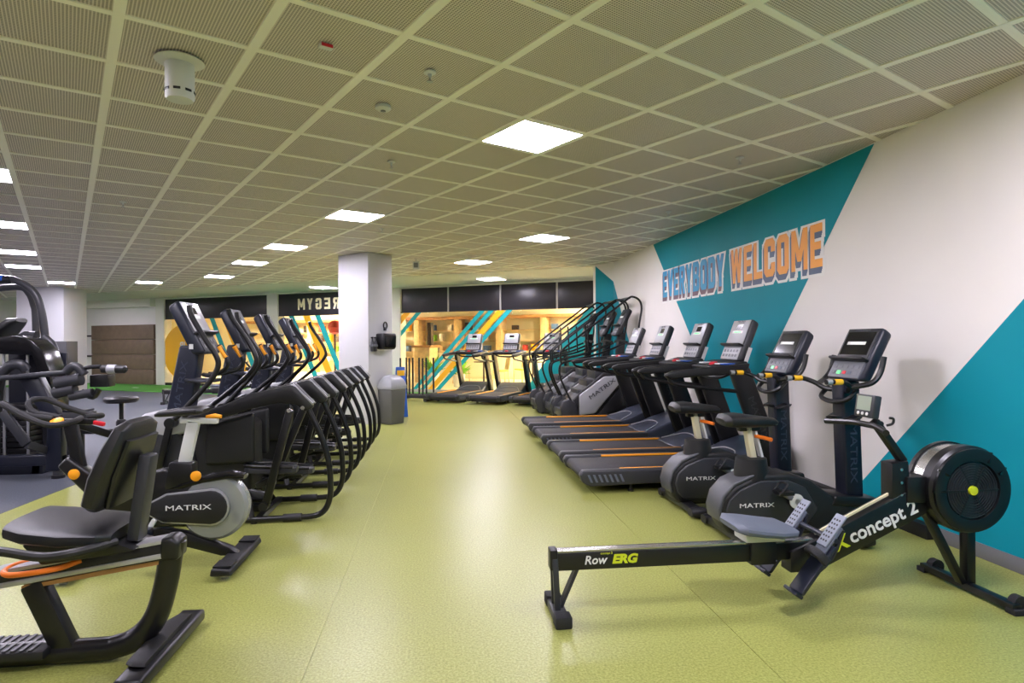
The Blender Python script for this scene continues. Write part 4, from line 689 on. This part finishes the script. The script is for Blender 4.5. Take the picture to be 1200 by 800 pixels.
MB().prism([(0.12, 0.52), (0.22, 0.56), (0.58, 0.56), (0.50, 0.47), (0.22, 0.50)], -0.10, 0.10).build('seat_bracket', 'black', t, 0.01)
bc = MB().pad([(0.285, 0.70), (0.275, 0.73), (0.235, 0.84), (0.19, 0.96), (0.155, 1.05), (0.145, 1.075)], [0.26, 0.37, 0.42, 0.40, 0.34, 0.22], [0.05, 0.09, 0.10, 0.09, 0.07, 0.035], 24, 3.2).build('backrest', 'vinyl', t)
MB().pad([(0.225, 0.71), (0.18, 0.85), (0.13, 1.0)], [0.25, 0.32, 0.28], [0.03, 0.035, 0.03], 16, 4).build('back_shell', 'black', bc)
MB().bar((0.16, 0, 0.54), (0.105, 0, 0.92), 0.09, 0.055).build('back_post', 'charcoal', t, 0.012, 2)
for s in (-1, 1):
    sb = MB().tube([(0.20, s * 0.10, 0.56), (0.27, s * 0.23, 0.565), (0.40, s * 0.25, 0.555), (0.56, s * 0.25, 0.585), (0.72, s * 0.25, 0.60)], 0.019, 10, 5).build('side_handle', 'black_matte', t); MB().cyl((0.60, s * 0.25, 0.589), (0.66, s * 0.25, 0.594), 0.0215, 12).build('pulse_plate', 'silver', sb); MB().cyl((0.70, s * 0.25, 0.599), (0.73, s * 0.25, 0.601), 0.022, 12).build('handle_button', 'orange', sb)
MB().tube([(0.36, 0.06, 0.475), (0.44, 0.10, 0.455), (0.60, 0.11, 0.44), (0.665, 0.07, 0.44), (0.665, 0.0, 0.445), (0.62, -0.03, 0.45)], 0.012, 10, 5).build('seat_lever', 'deep_orange', t)
MB().prism([(1.02, 0.10), (1.0, 0.45), (1.15, 0.66), (1.42, 0.62), (1.60, 0.40), (1.58, 0.10)], -0.11, 0.11).build('drive_housing', 'black_matte', t, 0.04, 3)
for s in (-1, 1): MB().bar((1.2, s * 0.14, 0.36), (1.2 + s * 0.13, s * 0.14, 0.30), 0.02, 0.035).build('crank', 'grey_plastic', t, 0.005); MB().box(1.15 + s * 0.13, 1.25 + s * 0.13, s * 0.2 - 0.045, s * 0.2 + 0.045, 0.285, 0.315).build('pedal', 'black', t, 0.006)
MB().prism([(1.25, 0.55), (1.38, 0.55), (1.28, 1.05), (1.18, 1.05)], -0.06, 0.06).build('console_mast', 'navy_deep', t, 0.015)
console(t, 1.14, 0.98, 1.30, 1.32, 0.38, 0.07, 'charcoal', 'navy', 'grey_plastic')
# ================================================================ indoor cycle (x forward)
t = thing('indoor_cycle', 'indoor cycle with clear rear flywheel cover and pale seat post beside the recumbent bike', 'exercise bike', (-1.30, 4.17, 0), math.pi)
for x, w in ((0.0, 0.56), (0.92, 0.50)):
    f = MB().prism([(x - 0.06, 0.03), (x - 0.05, 0.07), (x + 0.06, 0.08), (x + 0.07, 0.03)], -w / 2 - 0.04, w / 2 + 0.04).build('stabiliser', 'black_matte', t, 0.014, 3)
    for s in (-1, 1): MB().cyl((x, s * w * 0.45, 0), (x, s * w * 0.45, 0.035), 0.022, 12).build('level_foot', 'steel', f); MB().box(x - 0.05, x + 0.055, s * (w / 2 - 0.04) - 0.06, s * (w / 2 - 0.04) + 0.06, 0.079, 0.086).build('grip_tape', 'rubber', f)
MB().prism([(-0.02, 0.06), (0.04, 0.11), (0.30, 0.215), (0.45, 0.25), (0.85, 0.20), (0.95, 0.06), (0.85, 0.07), (0.7, 0.14), (0.45, 0.17), (0.1, 0.06)], -0.035, 0.035).build('lower_frame', 'black', t, 0.012, 2)
MB().prism([(0.10, 0.42), (0.14, 0.52), (0.30, 0.56), (0.42, 0.63), (0.55, 0.60), (0.72, 0.50), (1.0, 0.72), (1.06, 0.66), (0.78, 0.36), (0.5, 0.28), (0.2, 0.30)], -0.05, 0.05).build('main_frame', 'black', t, 0.02, 3)
MB().lathe([(0.15, -0.02), (0.185, -0.018), (0.185, 0.018), (0.15, 0.02)], (0.135, 0, 0.375), (0, 1, 0), 40).build('flywheel', 'steel', t); MB().lathe([(0.02, -0.012), (0.155, -0.012), (0.155, 0.012), (0.02, 0.012)], (0.135, 0, 0.375), (0, 1, 0), 40).build('flywheel_web', 'silver_paint', t)
MB().lathe([(0.02, -0.055), (0.19, -0.05), (0.208, -0.03), (0.208, 0.03), (0.19, 0.05), (0.02, 0.055)], (0.135, 0, 0.375), (0, 1, 0), 48).build('clear_cover', 'clear_cover', t)
for s in (-1, 1):
    oval = [(0.02 + 0.12 + 0.10 * math.cos(a), 0.385 + 0.105 * math.sin(a)) for a in [math.radians(90 + 180 * k / 10) for k in range(11)]] + [(0.42, 0.305), (0.50, 0.35), (0.50, 0.42), (0.40, 0.47)]
    trim = [((x - 0.25) * 1.05 + 0.25, (z - 0.385) * 1.10 + 0.385) for x, z in oval]
    MB().prism(trim, s * 0.075 - 0.012, s * 0.075 + 0.006).build('pod_trim', 'silver', t, 0.004); pod = MB().prism(oval, s * 0.08 - 0.015, s * 0.08 + 0.012).build('drive_cover', 'black_matte', t, 0.008, 2)
    text('lettering', 'MATRIX', 0.045, frame((0.27, s * 0.094, 0.39), (-s, 0, 0), (0, 0, 1)), 'print_white', pod, xs=1.7)
    ck = MB().bar((0.46, s * 0.105, 0.33), (0.46 + s * 0.06, s * 0.105, 0.33 - s * 0.15 + (0.05 if s > 0 else 0)), 0.02, 0.03).build('crank', 'white_metal', t, 0.006)
    px, pz = 0.46 + s * 0.06, 0.33 - s * 0.15 + (0.05 if s > 0 else 0) ; pd = MB().box(px - 0.06, px + 0.06, s * 0.165 - 0.045, s * 0.165 + 0.045, pz - 0.012, pz + 0.012).build('pedal', 'black', t, 0.006)
    MB().box(px - 0.06, px - 0.0, s * 0.165 - 0.047, s * 0.165 + 0.047, pz + 0.01, pz + 0.06).build('toe_cage', 'navy', pd, 0.012)
MB().pad([(-0.05, 0.56), (0.05, 0.575), (0.2, 0.55), (0.32, 0.52), (0.42, 0.50)], [0.10, 0.14, 0.12, 0.12, 0.10], [0.03, 0.05, 0.05, 0.05, 0.03]).build('top_fairing', 'black_gloss', t)
MB().prism([(0.26, 0.50), (0.26, 0.66), (0.40, 0.67), (0.43, 0.50)], -0.055, 0.055).build('seat_collar', 'black', t, 0.015, 2)
MB().bar((0.34, 0, 0.58), (0.265, 0, 0.925), 0.045, 0.075).build('seat_post', 'white_metal', t, 0.01, 2)
MB().bar((0.12, 0, 0.918), (0.345, 0, 0.925), 0.045, 0.035).build('seat_slider', 'white_metal', t, 0.006); MB().pad([(0.10, 0.945), (0.14, 0.95), (0.19, 0.945)], [0.03, 0.05, 0.03], [0.02, 0.03, 0.02]).build('slider_knob', 'orange', t)
MB().pad([(0.19, 0.985), (0.22, 0.99), (0.30, 0.985), (0.40, 0.975), (0.47, 0.968), (0.50, 0.96)], [0.14, 0.2, 0.17, 0.09, 0.06, 0.03], [0.03, 0.055, 0.055, 0.045, 0.04, 0.02], 20, 2.6).build('saddle', 'vinyl', t)
for x, y, z in ((0.225, 0.07, 0.585), (0.93, 0.08, 0.62)): MB().lathe([(0.012, 0), (0.03, 0.006), (0.032, 0.02), (0.014, 0.026)], (x, y, z), (0, 1, 0), 18).build('adjust_knob', 'orange', t)
MB().bar((0.93, 0, 0.55), (1.0, 0, 0.93), 0.045, 0.075).build('handlebar_post', 'black', t, 0.01); MB().bar((0.86, 0, 0.93), (1.16, 0, 0.935), 0.045, 0.035).build('handlebar_slider', 'black', t, 0.006)
for s in (-1, 1):
    MB().tube([(0.93, s * 0.02, 0.955), (0.90, s * 0.16, 0.95), (0.98, s * 0.235, 0.94), (1.12, s * 0.225, 0.99), (1.26, s * 0.19, 1.06), (1.30, s * 0.10, 1.05), (1.24, s * 0.05, 0.99), (1.08, s * 0.04, 0.955)], 0.018, 10, 5).build('handlebar', 'rubber', t)
MB().lathe([(0.014, 0), (0.036, 0.006), (0.036, 0.02), (0.014, 0.026)], (1.05, 0.045, 0.93), (0, 0.4, 1), 18).build('adjust_knob', 'orange', t)
MB().cyl((0.78, 0.06, 0.40), (0.80, 0.06, 0.56), 0.032, 18).build('resistance_unit', 'black', t); MB().bar((0.80, 0.0, 0.91), (0.87, 0.0, 0.925), 0.03, 0.025).build('brake_lever', 'red', t, 0.006)
# ================================================================ weight machine at the left edge
t = thing('weight_machine', 'navy and black weight machine with arched top tubes at the left edge', 'weight machine', (-4.65, 7.75, 0))
def w2(x, y, z): return (x + 4.65, y - 7.75, z)
MB().tube([w2(-5.5, 7.8, 2.13), w2(-5.05, 7.8, 2.175), w2(-4.88, 7.8, 2.16), w2(-4.70, 7.8, 2.04), w2(-4.62, 7.8, 1.86), w2(-4.57, 7.8, 1.50), w2(-4.55, 7.8, 0.9)], 0.04, 12, 5).build('arched_tube', 'charcoal', t)
MB().tube([w2(-5.5, 8.2, 2.08), w2(-5.1, 8.2, 2.12), w2(-4.98, 8.2, 2.04), w2(-4.93, 8.2, 1.9), w2(-4.91, 8.2, 1.74), w2(-4.9, 8.2, 1.0)], 0.04, 12, 5).build('arched_tube', 'charcoal', t)
MB().cyl(w2(-5.2, 7.8, 2.172), w2(-4.92, 7.8, 2.168), 0.048, 14).build('grip_sleeve', 'black', t); MB().cyl(w2(-5.06, 7.8, 2.175), w2(-5.0, 7.8, 2.175), 0.0495, 14).build('sleeve_band', 'blue', t)
hood = [(-5.05, 1.30), (-4.95, 1.42), (-4.80, 1.495), (-4.60, 1.515), (-4.45, 1.47), (-4.33, 1.36), (-4.26, 1.15), (-4.23, 0.9), (-4.22, 0.15), (-4.33, 0.15), (-4.34, 0.9), (-4.37, 1.10), (-4.43, 1.30), (-5.0, 1.33)]
MB().prism([(x + 4.65, z) for x, z in hood], -0.42, -0.12).build('tower_hood', 'black_gloss', t, 0.02, 3)
MB().box(-0.32, 0.31, 0.05, 0.10, 0.12, 1.32).build('back_panel', 'navy_deep', t, 0.01)
for k in range(10): MB().box(-0.22, 0.12, -0.32, -0.02, 0.16 + k * 0.06, 0.213 + k * 0.06).build('weight_plate', 'black', t, 0.006)
for x in (-0.10, 0.14): MB().cyl((x, -0.36, 0.14), (x, -0.36, 1.36), 0.014, 12).build('guide_rod', 'silver', t)
MB().box(-0.9, 0.30, -0.42, -0.30, 0.0, 0.10).build('base_frame', 'navy_deep', t, 0.012); MB().box(-0.9, 0.30, 0.05, 0.17, 0.0, 0.10).build('base_frame', 'navy_deep', t, 0.012); MB().box(0.2, 0.32, -0.42, 0.17, 0.0, 0.10).build('base_frame', 'navy_deep', t, 0.012)
MB().pad([(-0.42, 1.36), (-0.38, 1.45), (-0.30, 1.58), (-0.20, 1.68), (-0.14, 1.70)], [0.2, 0.34, 0.38, 0.32, 0.2], [0.06, 0.11, 0.12, 0.10, 0.05], 20, 3).build('back_pad', 'vinyl', t)
MB().pad([(-0.14, 1.50), (-0.08, 1.53), (0.02, 1.535)], [0.12, 0.14, 0.1], [0.08, 0.09, 0.07]).build('head_roll', 'charcoal', t)
MB().tube([(0.10, 0.0, 1.50), (0.20, -0.02, 1.42), (0.25, -0.03, 1.33)], [0.045, 0.04, 0.03], 12).build('side_grip', 'charcoal', t)
MB().tube([(-0.16, -0.44, 0.20), (-0.10, -0.46, 0.95), (0.0, -0.46, 1.17), (0.12, -0.45, 1.2), (0.16, -0.42, 1.14)], 0.055, 12, 5).build('lever_arm', 'charcoal', t)
MB().bar((-0.24, -0.5, 0.30), (-0.06, -0.5, 1.06), 0.06, 0.08).build('swing_arm', 'black', t, 0.012)
for z in (0.55, 0.75): MB().cyl((-0.40, -0.62, z), (-0.05, -0.62, z - 0.1), 0.055, 16).build('roller_pad', 'vinyl', t)
# arm press machine just in front
t = thing('chest_press_machine', 'black press machine with long bar and padded handle above the grey floor', 'weight machine', (-4.0, 7.1, 0))
def w3(x, y, z): return (x + 4.0, y - 7.1, z)
MB().tube([w3(-5.4, 7.0, 1.0), w3(-4.54, 7.0, 1.07), w3(-3.90, 7.0, 1.12)], 0.028, 12).build('press_bar', 'charcoal', t); MB().tube([w3(-3.90, 7.0, 1.12), w3(-3.84, 7.0, 1.18), w3(-3.78, 7.0, 1.17), w3(-3.72, 7.0, 1.10)], 0.045, 12, 4).build('pivot_bracket', 'charcoal', t)
MB().tube([w3(-3.80, 7.0, 1.08), w3(-3.74, 7.0, 1.15), w3(-3.66, 7.0, 1.175), w3(-3.56, 7.0, 1.18)], 0.022, 10, 4).build('handle_arm', 'black', t)
h = MB().lathe([(0.02, 0), (0.043, 0.015), (0.047, 0.12), (0.043, 0.24), (0.02, 0.26)], w3(-3.56, 7.0, 1.155), (1, 0, -0.03), 18).build('padded_grip', 'vinyl', t); MB().lathe([(0.0485, 0.07), (0.05, 0.075), (0.05, 0.15), (0.0485, 0.155)], w3(-3.56, 7.0, 1.155), (1, 0, -0.03), 18).build('grip_band', 'silver_paint', h)
for (x, z, r, L) in ((-3.86, 1.02, 0.065, 0.24), (-3.90, 0.92, 0.06, 0.20), (-3.74, 0.88, 0.045, 0.22)): MB().cyl(w3(x - L / 2, 6.98, z - 0.01), w3(x + L / 2, 6.98, z + 0.03), r, 18).build('roller_pad', 'charcoal', t)
MB().box(0.30, 0.48, -0.05, 0.12, 0.96, 1.09).build('pulley_box', 'black', t, 0.01); MB().tube([w3(-3.75, 7.0, 0.92), w3(-3.64, 7.0, 0.86), w3(-3.58, 7.0, 0.94)], 0.03, 10, 4).build('lower_handle', 'black', t)
MB().prism([(-0.42, 1.08), (-0.20, 1.10), (0.02, 0.62), (0.02, 0.08), (-0.14, 0.08), (-0.12, 0.60)], -0.06, 0.06).build('main_column', 'navy_deep', t, 0.02, 2)
MB().box(0.03, 0.28, -0.10, 0.14, 0.58, 0.70).build('foot_tray', 'charcoal', t, 0.015); MB().box(0.05, 0.26, -0.08, 0.12, 0.70, 0.72).build('tray_mat', 'navy', t); MB().bar((0.10, 0, 0.58), (0.42, 0.35, 0.36), 0.10, 0.08).build('seat_beam', 'black', t, 0.01)
MB().box(-1.3, 0.02, -0.05, 0.06, 0.14, 0.25).build('base_beam', 'navy_deep', t, 0.012); MB().cyl((-0.04, 0.0, 0), (-0.04, 0.0, 0.45), 0.05, 18).build('support_post', 'charcoal', t); MB().lathe([(0.065, 0), (0.065, 0.03), (0.05, 0.035)], (-0.04, 0, 0)).build('post_foot', 'black', t); MB().cyl((-1.2, 0, 0), (-1.2, 0, 0.16), 0.05, 14).build('support_post', 'charcoal', t)
MB().bar((-0.42, -0.25, 0.74), (-0.19, -0.25, 0.40), 0.05, 0.09).build('adjust_arm', 'charcoal', t, 0.01); MB().bar((-0.19, -0.25, 0.40), (-0.13, -0.05, 0.30), 0.05, 0.08).build('adjust_bracket', 'charcoal', t, 0.01)
# post seat
t = thing('post_seat', 'round black seat on a post with an orange knob on the grey floor', 'stool', (-4.08, 8.5, 0))
MB().lathe([(0.02, 0.66), (0.17, 0.665), (0.2, 0.69), (0.2, 0.72), (0.17, 0.745), (0.02, 0.75)], n=32).build('seat', 'vinyl', t); MB().cyl((0, 0, 0.03), (0, 0, 0.67), 0.026).build('post', 'black', t); MB().lathe([(0.045, 0.30), (0.06, 0.33), (0.06, 0.42), (0.045, 0.45)]).build('collar', 'black', t)
MB().lathe([(0.012, 0.05), (0.012, 0.075), (0.03, 0.08), (0.03, 0.10)], (0, 0, 0.38), (1, -0.2, 0)).build('knob', 'orange', t); MB().bar((-0.50, 0, 0.30), (0.0, 0, 0.30), 0.06, 0.06).build('beam', 'black', t, 0.008); MB().bar((-0.48, 0, 0.0), (-0.48, 0, 0.33), 0.06, 0.06).build('beam_leg', 'black', t, 0.008); MB().box(-0.06, 0.06, -0.25, 0.25, 0, 0.04).build('base', 'black', t, 0.01)
# ================================================================ column accessories, bin, sign, pole rack
def cmt(x, y, z): return Matrix.Translation((-1.228, 10.88, 0)) @ Matrix.Rotation(math.radians(47), 4, 'Z') @ Vector((x, y, z))
def oncol(name, label, cat, x, z):
    o = thing(name, label, cat, tuple(cmt(x, 0, z)), math.radians(47)); return o
t = oncol('paper_dispenser', 'black paper roll dispenser mounted on the white column', 'dispenser', 0.30, 1.27)
MB().prism([(-0.13, 0.02), (-0.15, 0.10), (-0.15, 0.30), (0.15, 0.30), (0.15, 0.10), (0.13, 0.02)], -0.22, -0.004).build('body', 'black', t, 0.03, 3); MB().prism([(-0.12, 0.05), (-0.13, 0.26), (0.13, 0.26), (0.12, 0.05)], -0.238, -0.21).build('front_cover', 'black_gloss', t, 0.015, 2); MB().box(-0.10, 0.10, -0.18, -0.05, 0.0, 0.025).build('paper_slot', 'label_white', t)
t = oncol('wall_hook', 'small black ring hook above the paper dispenser', 'hook', 0.36, 1.62)
MB().tube([(0.04 * math.cos(a), -0.03, 0.09 + 0.06 * math.sin(a)) for a in [2 * math.pi * k / 16 for k in range(17)]], 0.012, 8).build('ring', 'black', t); MB().box(-0.02, 0.02, -0.04, -0.003, 0.0, 0.06).build('plate', 'charcoal', t, 0.005)
t = oncol('spray_holder', 'grey holder with spray bottles on the white column left of the dispenser', 'holder', 0.06, 1.26)
MB().box(-0.05, 0.07, -0.10, -0.004, 0.08, 0.12).build('bracket', 'grey_plastic', t, 0.006)
for x in (-0.025, 0.045):
    b = MB().lathe([(0.028, 0), (0.03, 0.02), (0.03, 0.15), (0.012, 0.19), (0.012, 0.23)], (x, -0.06, 0.0), n=16).build('bottle', 'charcoal', t); MB().bar((x - 0.03, -0.06, 0.235), (x + 0.02, -0.06, 0.24), 0.018, 0.025).build('trigger', 'black', b, 0.004)
t = thing('waste_bin', 'dark grey swing-top waste bin with light lid beside the white column', 'bin', tuple(cmt(0.34, -0.21, 0)), math.radians(47))
MB().loft([[(-a, -a, z), (a, -a, z), (a, a, z), (-a, a, z)] for a, z in ((0.145, 0.0), (0.175, 0.60))]).build('body', 'bin_grey', t, 0.02, 2); MB().loft([[(-a, -b, z), (a, -b, z), (a, b, z), (-a, b, z)] for a, b, z in ((0.185, 0.185, 0.60), (0.185, 0.185, 0.66), (0.16, 0.15, 0.76), (0.12, 0.07, 0.83), (0.06, 0.03, 0.85))]).build('lid', 'bin_lid', t, 0.02, 2)
MB().add([(-0.1, -0.166, 0.70), (0.1, -0.166, 0.70), (0.08, -0.10, 0.805), (-0.08, -0.10, 0.805)], [(0, 1, 2, 3)]).build('flap', 'charcoal', t)
t = thing('folding_sign', 'blue folding floor sign with a yellow label behind the waste bin', 'sign', (-0.76, 12.0, 0), 0.2)
for s in (-1, 1): MB().add([(-0.12, s * 0.14, 0), (0.12, s * 0.14, 0), (0.085, s * 0.02, 0.92), (-0.085, s * 0.02, 0.92), (-0.12, s * 0.14 + 0.015, 0), (0.12, s * 0.14 + 0.015, 0), (0.085, s * 0.02 + 0.015, 0.92), (-0.085, s * 0.02 + 0.015, 0.92)], [(0, 1, 2, 3), (7, 6, 5, 4), (0, 4, 5, 1), (1, 5, 6, 2), (2, 6, 7, 3), (3, 7, 4, 0)]).build('panel', 'blue', t, 0.003)
MB().box(-0.07, 0.07, -0.075, -0.045, 0.78, 0.88).build('label', 'yellow', t, 0.004); MB().cyl((-0.085, 0, 0.925), (0.085, 0, 0.925), 0.018, 12).build('hinge', 'blue', t)
t = thing('pole_rack', 'low black rack with tall upright poles on the turf by the glass front', 'rack', (-0.62, 15.25, 0.012), GANGL)
MB().box(-0.50, 0.42, -0.22, -0.12, 0.06, 0.14).build('base_rail', 'black', t, 0.01); MB().box(-0.50, 0.42, 0.12, 0.22, 0.06, 0.14).build('base_rail', 'black', t, 0.01)
for x in (-0.45, 0.37): MB().box(x - 0.05, x + 0.05, -0.3, 0.3, 0.0, 0.07).build('runner', 'black', t, 0.01)
for x in (-0.42, -0.22, -0.02, 0.16, 0.34): MB().cyl((x, -0.17, 0.14), (x, -0.17, 1.02), 0.022, 12).build('pole', 'black', t)
for x in (-0.32, 0.05, 0.30): MB().cyl((x, 0.17, 0.14), (x, 0.17, 1.02), 0.022, 12).build('pole', 'black', t)
# ================================================================ ceiling fittings
def cg(a, b): return (GO[0] + T * (a * ca - b * sa), GO[1] + T * (a * sa + b * ca), CEIL)
t = thing('ceiling_speaker', 'white cylindrical unit hanging from the ceiling at upper left', 'ceiling unit', (-1.41, 3.59, CEIL))
MB().lathe([(0.01, -0.001), (0.118, -0.003), (0.125, -0.012), (0.09, -0.024), (0.074, -0.028)], n=40).build('flange', 'label_white', t)
b = MB().lathe([(0.074, -0.026), (0.074, -0.21), (0.066, -0.222), (0.01, -0.224)], n=40).build('cylinder', 'label_white', t)
for a in range(0, 360, 45): MB().at(Matrix.Rotation(math.radians(a + 10), 4, 'Z')).box(-0.018, 0.018, -0.0765, -0.072, -0.186, -0.172).build('slot', 'black', b, 0.002)
t = thing('smoke_detector', 'white round smoke detector on the ceiling near the first light', 'smoke detector', cg(0.49, 2.56)); MB().lathe([(0.001, -0.001), (0.05, -0.001), (0.052, -0.02), (0.038, -0.03), (0.001, -0.032)], n=28).build('body', 'label_white', t); MB().lathe([(0.016, -0.031), (0.018, -0.036), (0.001, -0.037)], n=16).build('sensor', 'grey_plastic', t)
for (a, b), lb in (((0.5, 1.5), 'sprinkler head on the ceiling beside the red-marked unit, nearest one'), ((1.45, 4.44), 'sprinkler head on the ceiling above the aisle between the lights'), ((5.44, 1.47), 'sprinkler head on the ceiling above the teal wall'), ((3.5, 9.4), 'sprinkler head on the far ceiling before the column'), ((7.5, 4.5), 'sprinkler head on the ceiling above the treadmills'), ((-1.5, 9.5), 'sprinkler head on the far ceiling at left')):
    t = thing('sprinkler', lb, 'sprinkler', cg(a, b), 0, 'ceiling sprinklers'); MB().lathe([(0.001, -0.001), (0.035, -0.002), (0.035, -0.01), (0.012, -0.014), (0.009, -0.035), (0.001, -0.036)], n=20).build('escutcheon', 'label_white', t); MB().lathe([(0.004, -0.03), (0.004, -0.055), (0.018, -0.057), (0.018, -0.06), (0.001, -0.06)], n=16).build('deflector', 'silver', t)
t = thing('ceiling_sensor', 'small white box with a red face on the ceiling', 'sensor', cg(-0.5, 1.53), GANG); MB().box(-0.035, 0.035, -0.02, 0.02, -0.022, -0.001).build('body', 'label_white', t, 0.003); MB().box(-0.03, 0.03, -0.023, -0.0195, -0.02, -0.004).build('red_face', 'red', t)
t = thing('ceiling_box', 'small white square unit hanging under the far ceiling right of the column', 'ceiling unit', (-0.44, 11.7, CEIL), 0); MB().cyl((0, 0, -0.05), (0, 0, 0), 0.012, 10).build('stem', 'label_white', t); MB().box(-0.06, 0.06, -0.04, 0.04, -0.2, -0.05).build('body', 'label_white', t, 0.01); MB().box(-0.04, 0.04, -0.044, -0.04, -0.17, -0.08).build('face', 'grey_plastic', t)
